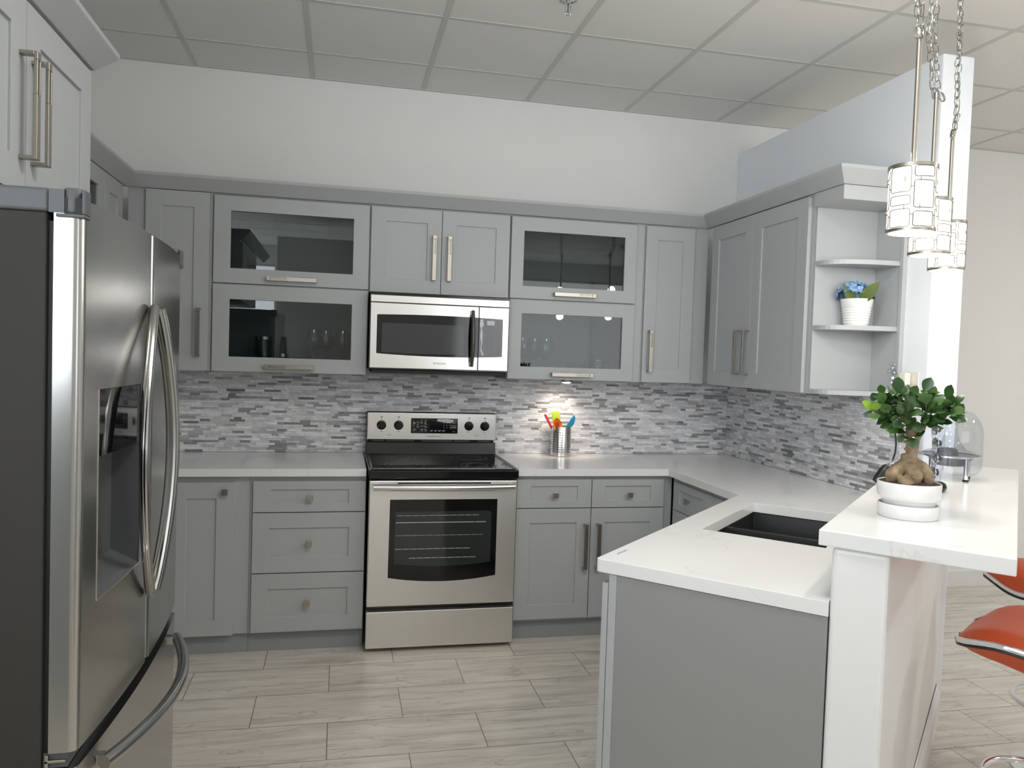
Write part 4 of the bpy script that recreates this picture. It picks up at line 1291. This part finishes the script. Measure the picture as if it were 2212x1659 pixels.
bmesh.ops.remove_doubles(b.bm, verts=b.bm.verts[:], dist=1e-5)
b.build('soil', M['soil'], r)
# view-aligned axes at the pot so the pose reads as in the photo (right = image right)
vb = Vector((cam.matrix_world.translation.x - PXY[0], cam.matrix_world.translation.y - PXY[1], 0)).normalized()
rb = Vector((-vb.y, vb.x, 0))
def Q(rx_, fz_, up_): return rb * rx_ + vb * fz_ + Vector((0, 0, up_))
b = MB()
def chain_ball(pts, rs):
    for i in range(len(pts) - 1):
        p, q = Q(*pts[i]), Q(*pts[i + 1])
        m_ = max(2, int((q - p).length / 0.004))
        for k in range(m_ + 1):
            t = k / m_
            b.ball(p.lerp(q, t), rs[i] + (rs[i + 1] - rs[i]) * t, seg=10, rings=7)
chain_ball([(0.004, 0, 0.215), (0.002, 0.0, 0.170), (0.0, 0.0, 0.150)], [0.018, 0.016, 0.018])
chain_ball([(0.0, 0.006, 0.152), (-0.024, 0.016, 0.132), (-0.040, 0.022, 0.114), (-0.046, 0.022, 0.094)], [0.018, 0.021, 0.0215, 0.012])
chain_ball([(-0.010, 0.018, 0.140), (0.004, 0.030, 0.132), (0.012, 0.034, 0.116), (0.014, 0.034, 0.094)], [0.018, 0.020, 0.021, 0.012])
chain_ball([(0.006, 0.0, 0.152), (0.030, 0.006, 0.138), (0.043, 0.010, 0.118), (0.048, 0.012, 0.094)], [0.016, 0.017, 0.0175, 0.011])
chain_ball([(-0.010, 0.044, 0.100), (-0.004, 0.047, 0.094)], [0.0185, 0.016])
chain_ball([(0.0, -0.02, 0.145), (0.004, -0.04, 0.115), (0.004, -0.045, 0.094)], [0.018, 0.02, 0.014])
chain_ball([(-0.017, 0.008, 0.166), (-0.017, 0.008, 0.160)], [0.0085, 0.008])
chain_ball([(0.004, 0, 0.213), (0.020, 0.0, 0.236), (0.030, -0.004, 0.258)], [0.016, 0.011, 0.008])
chain_ball([(0.002, 0, 0.213), (-0.004, 0.0, 0.236), (-0.006, 0.0, 0.256)], [0.016, 0.0125, 0.009])
for (x_, z_) in ((0.016, 0.180), (-0.014, 0.186), (0.014, 0.200), (-0.016, 0.205), (0.004, 0.176)):
    b.ball(Q(x_, 0.010, z_), 0.0042, seg=8, rings=6)
tr_ = b.build('trunk', M['bark'], r)
md = tr_.modifiers.new('remesh', 'REMESH'); md.mode = 'VOXEL'; md.voxel_size = 0.0021; md.use_smooth_shade = True
md = tr_.modifiers.new('smooth', 'SMOOTH'); md.factor = 0.5; md.iterations = 4
b = MB(); lv = MB(); rg = random.Random(23)
twigs = []
tips = [(-0.100, 0.02, 0.318), (-0.112, 0.03, 0.290), (-0.088, 0.04, 0.345), (-0.060, 0.045, 0.330), (-0.045, 0.04, 0.352), (-0.012, 0.05, 0.342), (0.022, 0.04, 0.362), (0.050, 0.04, 0.345),
        (0.078, 0.03, 0.336), (0.100, 0.02, 0.322), (0.098, 0.045, 0.298), (0.070, 0.055, 0.296), (0.034, 0.065, 0.300), (-0.020, 0.068, 0.292), (-0.066, 0.058, 0.286), (-0.050, 0.055, 0.258), (0.060, 0.05, 0.272),
        (-0.05, -0.05, 0.325), (0.0, -0.07, 0.335), (0.05, -0.05, 0.325), (0.0, 0.0, 0.345), (-0.03, -0.02, 0.335), (0.04, -0.02, 0.34), (-0.015, 0.045, 0.24), (0.005, 0.045, 0.225)]
for ti, (tx, tf, tz) in enumerate(tips):
    tx *= 0.84 if tx < 0 else 0.97; tz = tz if tz < 0.26 else 0.26 + (tz - 0.26) * 0.80
    src = Vector((0.024, 0.0, 0.25)) if tx > 0.01 else Vector((-0.005, 0.0, 0.248))
    if tz < 0.25: src = Vector((0.0, 0.010, 0.215))
    p0 = Q(*src); p3 = Q(tx, tf, tz)
    mid = p0.lerp(p3, 0.5) + Vector((0, 0, 0.010 if tz > 0.27 else -0.004))
    pts = [p0, p0.lerp(mid, 0.5) + Vector((0, 0, 0.003)), mid, p3]
    b.tube(pts, [0.0034, 0.0026, 0.0021, 0.0014], 6)
    ax = (p3 - mid).normalized()
    nl = 7 if tz > 0.25 else 3
    for k in range(nl):
        t = 0.35 + 0.65 * k / (nl - 1)
        o_ = mid.lerp(p3, t)
        an = k * 2.4 + rg.uniform(-0.5, 0.5)
        s1 = ax.cross(Vector((0, 0, 1))).normalized(); s2 = s1.cross(ax)
        dr_ = (ax * (0.9 if k == nl - 1 else 0.45) + s1 * math.cos(an) * 0.9 + s2 * math.sin(an) * 0.55).normalized()
        ln = rg.uniform(0.034, 0.052)
        nrm = (Vector((0, 0, 1)) * 0.8 + vb * rg.uniform(0.1, 0.9) + rb * rg.uniform(-0.4, 0.4)).normalized()
        if abs(nrm.dot(dr_)) > 0.9: nrm = vb.copy()
        mi = rg.choice((0, 0, 0, 2, 2)) if not (tx < -0.085 and k == nl - 1) else 1
        blade(lv, o_ + dr_ * 0.004, o_ + dr_ * ln, nrm, ln * rg.uniform(0.25, 0.33), rg.uniform(-0.08, 0.10), 7, 0.58, mi)
# a few leaves turned flat to the camera, as on the near side of the crown
for (x0, z0, x1, z1, w_, mi) in ((0.030, 0.318, 0.024, 0.366, 0.017, 2), (0.036, 0.316, 0.074, 0.350, 0.013, 2), (0.022, 0.312, -0.020, 0.346, 0.014, 0), (-0.086, 0.320, -0.096, 0.358, 0.014, 2), (-0.104, 0.296, -0.110, 0.324, 0.0135, 1),
                                 (0.060, 0.300, 0.056, 0.336, 0.016, 0), (0.080, 0.318, 0.078, 0.348, 0.013, 2), (0.030, 0.272, 0.062, 0.262, 0.017, 0), (0.012, 0.268, 0.020, 0.238, 0.016, 0), (-0.030, 0.272, -0.052, 0.246, 0.013, 0),
                                 (0.088, 0.300, 0.122, 0.318, 0.012, 2), (0.086, 0.290, 0.128, 0.278, 0.011, 0), (-0.02, 0.29, -0.048, 0.312, 0.013, 0), (0.0, 0.225, 0.006, 0.196, 0.015, 0), (-0.022, 0.232, -0.036, 0.208, 0.009, 0), (-0.09, 0.28, -0.128, 0.270, 0.011, 2)):
    x0, x1 = [v * (0.84 if v < 0 else 0.97) for v in (x0, x1)]; z0, z1 = [v if v < 0.26 else 0.26 + (v - 0.26) * 0.82 for v in (z0, z1)]
    blade(lv, Q(x0, 0.062, z0), Q(x1, 0.074, z1), (vb + Vector((0, 0, 0.45))).normalized(), w_, 0.05, 8, 0.60, mi)
b.build('branches', M['twig'], r, smooth=True)
lv.build('foliage', None, r, mats=[M['leaf'], M['leaf_b'], M['leaf_c']])

# ------------------------------------------------------------------ clear speaker set on the bar
DXY = pen(-1.300, 0.170)
r = thing('subwoofer', 'clear dome shaped subwoofer on chrome legs at the far end of the bar', 'speaker', (DXY[0], DXY[1], BT + 0.0005))
pr = []
def dome_prof(off):
    p = []
    R_, z0, z1 = 0.106 - off, 0.018 + off, 0.262 - off
    for k in range(9):
        an = -PI / 2 + PI / 2 * k / 8
        p.append((max(R_ - 0.040 + 0.040 * math.cos(an), 0), z0 + 0.040 + 0.040 * math.sin(an)))
    p[0] = (R_ - 0.040, z0)
    for k in range(1, 15):
        an = PI / 2 * k / 14
        p.append((R_ * (math.cos(an) ** 0.62) if k < 14 else 0.0, z1 - 0.105 + 0.105 * math.sin(an) ** 0.95))
    return p
MB().lathe([(0.0, 0.018)] + dome_prof(0.0), (0, 0, 0), 48, cap=False).build('dome', M['acrylic'], r, smooth=True, angle=60)
b = MB()
b.lathe([(0.100, 0.086), (0.1065, 0.086), (0.1065, 0.092), (0.100, 0.092), (0.100, 0.086)], (0, 0, 0), 48, cap=False)
b.build('waist_ring', M['steel'], r, smooth=True)
b = MB()
b.lathe([(0.020, 0.228), (0.022, 0.17), (0.030, 0.140), (0.052, 0.112), (0.098, 0.096)], (0.0, 0, 0), 40, cap=False)
b.build('inner_horn', M['acrylic'], r, smooth=True)
b = MB().lathe([(0.0, 0.052), (0.045, 0.050), (0.075, 0.078), (0.092, 0.086), (0.092, 0.089), (0.0, 0.089)], (0, 0, 0), 40)
b.build('driver', M['print_grey'], r, smooth=True)
MB().lathe([(0.036, 0.089), (0.034, 0.108), (0.028, 0.115), (0.0, 0.117)], (-0.012, 0, 0), 24).build('magnet', M['plastic_grey'], r, smooth=True)
for k in range(4):
    an = PI / 4 + PI / 2 * k - TH
    b = MB().lathe([(0.0085, 0.006), (0.0085, 0.085)], (0.080 * math.cos(an), 0.080 * math.sin(an), 0), 14)
    lg = b.build('leg', M['chrome'], r, smooth=True)
    MB().lathe([(0.010, 0.0), (0.0105, 0.003), (0.0105, 0.007), (0.0088, 0.008)], (0.080 * math.cos(an), 0.080 * math.sin(an), 0), 14).build('rubber_foot', M['black_plastic'], lg, smooth=True)
def stick(name_label, al, pe, rz):
    x, y = pen(al, pe)
    r = thing('satellite_speaker', name_label, 'speaker', (x, y, BT + 0.0005), rz)
    b = MB()
    b.lathe([(0.0, 0.0), (0.018, 0.0), (0.026, 0.005), (0.030, 0.016), (0.026, 0.028), (0.016, 0.034), (0.0, 0.035)], (0.012, 0, 0), 24)
    b.build('base_weight', M['black_gloss'], r, smooth=True)
    b = MB(); pr_ = []
    for k in range(21):
        z = 0.030 + 0.215 * k / 20
        w = 0.030 - 0.006 * abs(math.sin(PI * 4 * k / 20)) - (0.012 if k in (0, 20) else 0)
        pr_.append((0.016, w, z))
    V = b.bm.verts.new; rings = []
    for d, w, z in pr_:
        x0 = 0.010 * math.sin(PI * (z - 0.03) / 0.215)
        rings.append([V((x0 + d * math.cos(t), w * math.sin(t), z)) for t in [2 * PI * q / 16 for q in range(16)]])
    for a, c in zip(rings[:-1], rings[1:]):
        for q in range(16): b.bm.faces.new((a[q], a[(q + 1) % 16], c[(q + 1) % 16], c[q]))
    b.bm.faces.new(rings[0][::-1]); b.bm.faces.new(rings[-1])
    b.build('clear_body', M['acrylic'], r, smooth=True)
    for k in range(4):
        z = 0.065 + 0.048 * k
        x0 = 0.010 * math.sin(PI * (z - 0.03) / 0.215)
        d = MB().lathe([(0.0, 0.004), (0.008, 0.002), (0.017, -0.004), (0.020, -0.0045), (0.020, -0.007), (0.0, -0.007)], (0, 0, 0), 20, 'x')
        d.bm.transform(Matrix.Translation((x0 - 0.016, 0, z)) @ Matrix.Rotation(PI, 4, 'Z'))
        d.build('driver', M['chrome'], r, smooth=True)
        MB().lathe([(0.0, 0.0), (0.011, 0.0), (0.011, 0.014), (0.0, 0.014)], (x0 - 0.009, 0, z), 16, 'x').build('magnet', M['black_plastic'], r, smooth=True)
    return r
stick('clear stick speaker with small drivers and a round black base, beside the bonsai', -0.895, 0.150, -0.2)

r = thing('satellite_speaker', 'tipped clear stick speaker with a slim black base, mostly hidden behind the bonsai pot', 'speaker', (1.30, -2.21, BT + 0.0005))
bp4 = [(1.2905, -2.2107, 1.1070), (1.300, -2.212, 1.117), (1.320, -2.216, 1.140), (1.331, -2.218, 1.153), (1.337, -2.219, 1.159)]
W(MB().tube(bp4, [0.008, 0.0125, 0.0175, 0.017, 0.012], 16), 'base_weight', M['black_plastic'], r, smooth=True)
bp4 = [(1.335, -2.218, 1.156), (1.353, -2.2205, 1.163), (1.380, -2.225, 1.169), (1.415, -2.225, 1.167), (1.46, -2.21, 1.152), (1.50, -2.19, 1.125)]
W(MB().tube(bp4, [0.012, 0.015, 0.018, 0.020, 0.022, 0.018], 16), 'clear_body', M['acrylic'], r, smooth=True)
W(MB().tube([(p[0] - 0.002, p[1] - 0.006, p[2] + 0.013) for p in bp4[:4]], 0.0035, 8), 'chrome_edge', M['chrome'], r, smooth=True)

# ------------------------------------------------------------------ outlet, plug-in ornament and cord on the partition
def on_wall(y, z, o=0.0): return (XR - 0.0005 - o, y, z)
r = thing('wall_outlet', 'white electrical outlet plate on the white partition beside the corner shelves', 'outlet', on_wall(-1.632, 1.425), -PI / 2)
MB().box(-0.038, 0.038, -0.006, 0, -0.062, 0.062).build('cover_plate', M['ivory'], r, bevel=0.003)
for z in (-0.022, 0.022):
    sk = MB().box(-0.016, 0.016, -0.0075, -0.006, z - 0.014, z + 0.014).build('socket', M['ivory'], r, bevel=0.003)
r = thing('air_freshener', 'plug-in air freshener with red liquid and a clear crystal ornament on the outlet', 'air freshener', on_wall(-1.612, 1.452, 0.0125), -PI / 2)
MB().box(-0.020, 0.026, -0.030, 0.0, -0.028, 0.030).build('housing', M['ivory'], r, bevel=0.008, seg=3)
vi = MB().lathe([(0.014, 0.0), (0.017, 0.003), (0.017, 0.040), (0.012, 0.046), (0.012, 0.052)], (-0.022, -0.034, -0.045), 20, cap=False).build('vial', M['clear'], r, smooth=True)
MB().lathe([(0.0, 0.001), (0.0145, 0.002), (0.0155, 0.011), (0.0, 0.0115)], (-0.022, -0.034, -0.045), 20).build('liquid', M['red_liquid'], vi, smooth=True)
MB().tube([(-0.022, -0.034, -0.042), (-0.022, -0.034, 0.008)], 0.0032, 8).build('wick', M['amber'], vi)
b = MB()
for (x, z, s_) in ((-0.040, 0.030, 0.0150), (-0.052, 0.048, 0.013), (-0.040, 0.064, 0.010), (-0.062, 0.066, 0.009), (-0.072, 0.034, 0.010), (-0.048, 0.004, 0.010), (-0.052, -0.016, 0.007)):
    bmesh.ops.create_icosphere(b.bm, subdivisions=1, radius=s_, matrix=Matrix.Translation((x, -0.034, z)))
b.build('crystal_ornament', M['clear'], r)
r = thing('power_cord', 'black power cord with plug hanging from the outlet down behind the bonsai', 'power cord', (XR - 0.012, -1.655, 1.405))
b = MB().box(XR - 0.038, XR - 0.009, -1.666, -1.644, 1.392, 1.420)
W(b, 'plug', M['black_plastic'], r, bevel=0.003)
cp_ = [(XR - 0.036, -1.650, 1.404), (XR - 0.052, -1.625, 1.398), (XR - 0.056, -1.590, 1.368), (XR - 0.055, -1.574, 1.330), (XR - 0.050, -1.570, 1.27), (XR - 0.047, -1.600, 1.20), (XR - 0.047, -1.604, 1.14), (XR - 0.07, -1.62, 1.105), (XR - 0.13, -1.69, BT + 0.0045), (XR - 0.22, -1.80, BT + 0.0045), (1.56, -1.97, BT + 0.0045), (1.46, -2.06, BT + 0.006)]
sm = []
for i in range(len(cp_) - 1):
    P0, P1, P2, P3 = [Vector(cp_[max(0, min(len(cp_) - 1, i + q))]) for q in (-1, 0, 1, 2)]
    for k in range(6):
        t = k / 6.0
        sm.append(0.5 * ((2 * P1) + (P2 - P0) * t + (2 * P0 - 5 * P1 + 4 * P2 - P3) * t * t + (3 * P1 - P0 - 3 * P2 + P3) * t ** 3))
sm.append(Vector(cp_[-1]))
W(MB().tube(sm, 0.0036, 8), 'cord', M['black_plastic'], r, smooth=True)

# ------------------------------------------------------------------ glassware behind the glass doors
ZG = ZK0 + 0.0185
def wine_glass(x, y, label, s=1.0):
    r = thing('wine_glass', label, 'wine glass', (x, y, ZG), 0, 'wine glasses in the glass cabinets')
    pr = [(0.0, 0.0), (0.034, 0.0005), (0.034, 0.002), (0.010, 0.005), (0.0042, 0.010), (0.0036, 0.05), (0.0038, 0.088), (0.010, 0.096), (0.030, 0.110), (0.045, 0.135), (0.048, 0.158), (0.044, 0.190), (0.038, 0.216), (0.0372, 0.216), (0.0432, 0.190), (0.047, 0.158), (0.044, 0.136), (0.029, 0.112), (0.008, 0.099), (0.0, 0.098)]
    b = MB().lathe([(a * s, z * s) for a, z in pr], (0, 0, 0), 28, cap=False)
    b.build('glass', M['clear'], r, smooth=True, angle=60)
wine_glass(-0.668, -0.225, 'wine glass behind the lower left glass door, nearest the blue filled jar')
wine_glass(-0.606, -0.13, 'middle wine glass of the three behind the lower left glass door')
wine_glass(-0.515, -0.178, 'wine glass behind the lower left glass door, nearest the microwave')
wine_glass(0.590, -0.110, 'round wine glass behind the lower right glass door, left of the pair touching')
wine_glass(0.634, -0.212, 'round wine glass behind the lower right glass door, right of the pair touching')
wine_glass(0.500, -0.185, 'wine glass at the left edge behind the lower right glass door')
def jar(x, y, label, w, h, fill=None):
    r = thing('storage_jar', label, 'jar', (x, y, ZG), 0)
    b = MB().lathe([(0.0, 0.0), (w * 0.96, 0.0), (w, 0.004), (w, h - 0.006), (w * 0.94, h), (w * 0.9, h), (w * 0.95, h - 0.006), (w * 0.95, 0.006), (0.0, 0.005)], (0, 0, 0), 28, cap=False)
    b.build('jar_body', M['clear'], r, smooth=True)
    MB().lathe([(w * 0.98, h), (w * 1.02, h + 0.002), (w * 1.02, h + 0.018), (w * 0.96, h + 0.020), (0.0, h + 0.020)], (0, 0, 0), 28).build('lid', M['steel'], r, smooth=True)
    if fill:
        b = MB()
        r3 = random.Random(3)
        for k in range(26):
            an = r3.uniform(0, 2 * PI); q = w * 0.78 * math.sqrt(r3.random())
            bmesh.ops.create_icosphere(b.bm, subdivisions=1, radius=r3.uniform(0.008, 0.012), matrix=Matrix.Translation((q * math.cos(an), q * math.sin(an), 0.014 + r3.uniform(0, fill))))
        f = b.build('filling', M['blue_sand'], r)
        f['kind'] = 'stuff'
jar(-0.930, -0.17, 'tall lidded jar with blue filling behind the lower left glass door', 0.048, 0.152, 0.05)
jar(-0.832, -0.19, 'small lidded jar beside the tall blue jar behind the lower left glass door', 0.038, 0.064)
r = thing('glass_dish', 'small clear glass dish behind the lower right glass door', 'dish', (0.838, -0.16, ZG))
MB().lathe([(0.0, 0.0), (0.035, 0.0), (0.040, 0.004), (0.060, 0.072), (0.058, 0.074), (0.056, 0.071), (0.037, 0.008), (0.0, 0.006)], (0, 0, 0), 32, cap=False).build('bowl', M['clear'], r, smooth=True, angle=60)
r = thing('swing_top_jar', 'clear jar with a wire clamp lid behind the lower right glass door', 'jar', (0.968, -0.16, ZG))
MB().lathe([(0.0, 0.0), (0.042, 0.0), (0.046, 0.005), (0.046, 0.090), (0.040, 0.104), (0.042, 0.110), (0.038, 0.110), (0.036, 0.104), (0.043, 0.089), (0.043, 0.008), (0.0, 0.006)], (0, 0, 0), 32, cap=False).build('jar_body', M['clear'], r, smooth=True, angle=60)
MB().lathe([(0.042, 0.112), (0.045, 0.116), (0.043, 0.126), (0.030, 0.132), (0.0, 0.134)], (0, 0, 0), 32).build('lid', M['clear'], r, smooth=True)
b = MB()
b.tube([(0.044 * math.cos(2 * PI * k / 20), 0.044 * math.sin(2 * PI * k / 20), 0.100) for k in range(20)], 0.0015, 6, closed=True)
b.tube([(0.044, -0.012, 0.100), (0.062, -0.012, 0.085), (0.066, -0.010, 0.060)], 0.0018, 6)
b.tube([(0.044, 0.0, 0.104), (0.056, 0.0, 0.118), (0.046, 0.0, 0.130)], 0.0018, 6)
b.build('wire_clamp', M['chrome'], r, smooth=True)

# ------------------------------------------------------------------ orange bar stools
def stool(al, pe, turn, zs, label):
    x, y = pen(al, pe)
    r = thing('bar_stool', label, 'bar stool', (x, y, 0), RZP + turn, 'orange bar stools at the bar')
    # local: -x is the front edge (toward the bar); seat cross-section swept across the width
    def pt(u, v, lev):
        # u: 0 front .. 1 top of the low back ; v: -1..1 across
        if u < 0.72:
            t = u / 0.72
            X = -0.26 + 0.415 * t
            Z = 0.034 * math.sin(PI / 2 * min(1.0, t / 0.36)) - 0.030 * max(0.0, (t - 0.36) / 0.64) ** 1.3
        else:
            t = (u - 0.72) / 0.28
            X = 0.155 + 0.085 * math.sin(t * PI / 2)
            Z = 0.004 + 0.12 * (1 - math.cos(t * PI / 2)) 
        wd = 0.222 * max(0.06, 1 - max(0.0, 1 - u / 0.26) ** 3.2) ** 0.3125
        return Vector((X, v * wd, Z + 0.018 * v * v)), lev
    n, m_ = 22, 14
    def sheet(mb, off_fn, mi, flip):
        g_ = []
        for i in range(n + 1):
            row = []
            for j in range(m_ + 1):
                u, v = i / n, -1 + 2 * j / m_
                p, _ = pt(u, v, 0)
                pu = pt(min(u + 0.01, 1), v, 0)[0] - pt(max(u - 0.01, 0), v, 0)[0]
                nr = pu.normalized().cross(Vector((0, 1, 0))) * -1
                if nr.z < 0 and u < 0.7: nr = -nr
                row.append(mb.bm.verts.new(p + nr * off_fn(u, v)))
            g_.append(row)
        for i in range(n):
            for j in range(m_):
                q = (g_[i][j], g_[i + 1][j], g_[i + 1][j + 1], g_[i][j + 1])
                mb.bm.faces.new(q[::-1] if flip else q)
        return g_
    e = lambda u, v: (max(0, 1 - (2 * u - 1) ** 6) ** 0.5) * (max(0, 1 - v ** 6) ** 0.5)
    b = MB(); sheet(b, lambda u, v: 0.004 + 0.042 * e(u, v), 0, False)
    bmesh.ops.recalc_face_normals(b.bm, faces=b.bm.faces[:])
    b.bm.transform(Matrix.Translation((0, 0, zs))); b.build('seat_cushion', M['orange'], r, smooth=True, angle=80)
    b = MB(); sheet(b, lambda u, v: -0.004 - 0.074 * max(0.0, 1 - (2 * u - 1) ** 2) ** 0.6 * max(0.0, 1 - v ** 4) ** 0.5, 0, True)
    bmesh.ops.recalc_face_normals(b.bm, faces=b.bm.faces[:])
    b.bm.transform(Matrix.Translation((0, 0, zs))); b.build('seat_shell', M['orange'], r, smooth=True, angle=80)
    edge = [pt(i / n, -1.0, 0)[0] for i in range(n + 1)] + [pt(1, -1 + 2 * j / m_, 0)[0] for j in range(1, m_)] + [pt(i / n, 1.0, 0)[0] for i in range(n, -1, -1)] + [pt(0, 1 - 2 * j / m_, 0)[0] for j in range(1, m_)]
    b = MB().tube(edge, 0.0075, 8, closed=True, flat=(1.25, 0.7)); b.bm.transform(Matrix.Translation((0, 0, zs + 0.003)))
    b.build('chrome_trim', M['chrome'], r, smooth=True)
    b = MB().tube(edge, 0.0055, 6, closed=True); b.bm.transform(Matrix.Translation((0, 0, zs - 0.008)))
    b.build('black_piping', M['black_plastic'], r, smooth=True)
    MB().lathe([(0.175, 0.0), (0.175, 0.006), (0.16, 0.012), (0.05, 0.028), (0.034, 0.045), (0.033, 0.05)], (0, 0, 0), 40).build('base', M['chrome'], r, smooth=True)
    MB().lathe([(0.030, 0.045), (0.030, 0.42), (0.020, 0.425), (0.020, zs - 0.075), (0.06, zs - 0.07), (0.06, zs - 0.060)], (0, 0, 0), 28).build('post', M['chrome'], r, smooth=True)
    fr_ = []
    for k in range(25):
        an = math.radians(75 + 210 * k / 24.0)
        fr_.append((-0.040 + 0.150 * math.cos(an), 0.150 * math.sin(an), 0.275))
    fr_ = [(0.034, 0.012, 0.290), (0.02, 0.115, 0.283)] + fr_ + [(0.02, -0.115, 0.283), (0.034, -0.012, 0.290)]
    MB().tube(fr_, 0.0105, 12).build('footrest', M['chrome'], r, smooth=True)
    return r
stool(-0.735, 0.522, -0.22, 0.668, 'orange bar stool with chrome trim nearest the camera at the right edge of the photo')
stool(-1.51, 0.586, 0.80, 0.690, 'orange bar stool with chrome trim farther along the bar, mostly behind the bar top')

# ------------------------------------------------------------------ added ceiling fill lights, out of view, for light from above
LP = [((0.2135, -3.128), 'directly above the kitchen aisle, in front of the camera'), ((0.2135, -4.952), 'just behind the camera'), ((2.6655, -3.128), 'above the bar stools'), ((2.6655, -4.952), 'above the floor behind the bar stools'), ((-3.4645, -5.560), 'far left by the left shop window'), ((4.5045, -3.128), 'far right of the bar stools')]
for k, ((x, y), where) in enumerate(LP):
    r = thing('ceiling_fill_light', 'square added ceiling fill light, unseen, ' + where, 'fill light', (x, y, ZC))
    MB().box(-0.292, 0.292, -0.292, 0.292, -0.003, 0.0029).build('frame', M['trim'], r)
    MB().box(-0.265, 0.265, -0.265, 0.265, -0.005, -0.0032).build('diffuser', M['diffuser'], r)
    l = bpy.data.lights.new('panel_light', 'AREA'); l.size = 0.52; l.energy = P_PANEL[k]; l.color = (1.0, 0.985, 0.955)
    o = bpy.data.objects.new('panel_light', l); COL.objects.link(o); o.parent = r; o.location = (0, 0, -0.012)

# added counter-shaped light blockers behind the camera (out of frame, between the shop windows and the kitchen)
for (x, y, w, d, h, where) in ((-2.6, -5.15, 1.72, 0.30, 1.42, 'left of the camera position'), (2.75, -5.35, 1.80, 0.30, 1.16, 'right of the camera position')):
    r = thing('light_blocker', 'long grey counter-shaped light blocker, added unseen, behind and ' + where, 'light blocker', (x, y, 0))
    MB().box(-w, w, -d, d, 0.0, h - 0.04).build('blocker_body', M['grey'], r, bevel=0.003)
    MB().box(-w - 0.03, w + 0.03, -d - 0.03, d + 0.03, h - 0.0395, h).build('blocker_slab', M['quartz'], r, bevel=0.003)
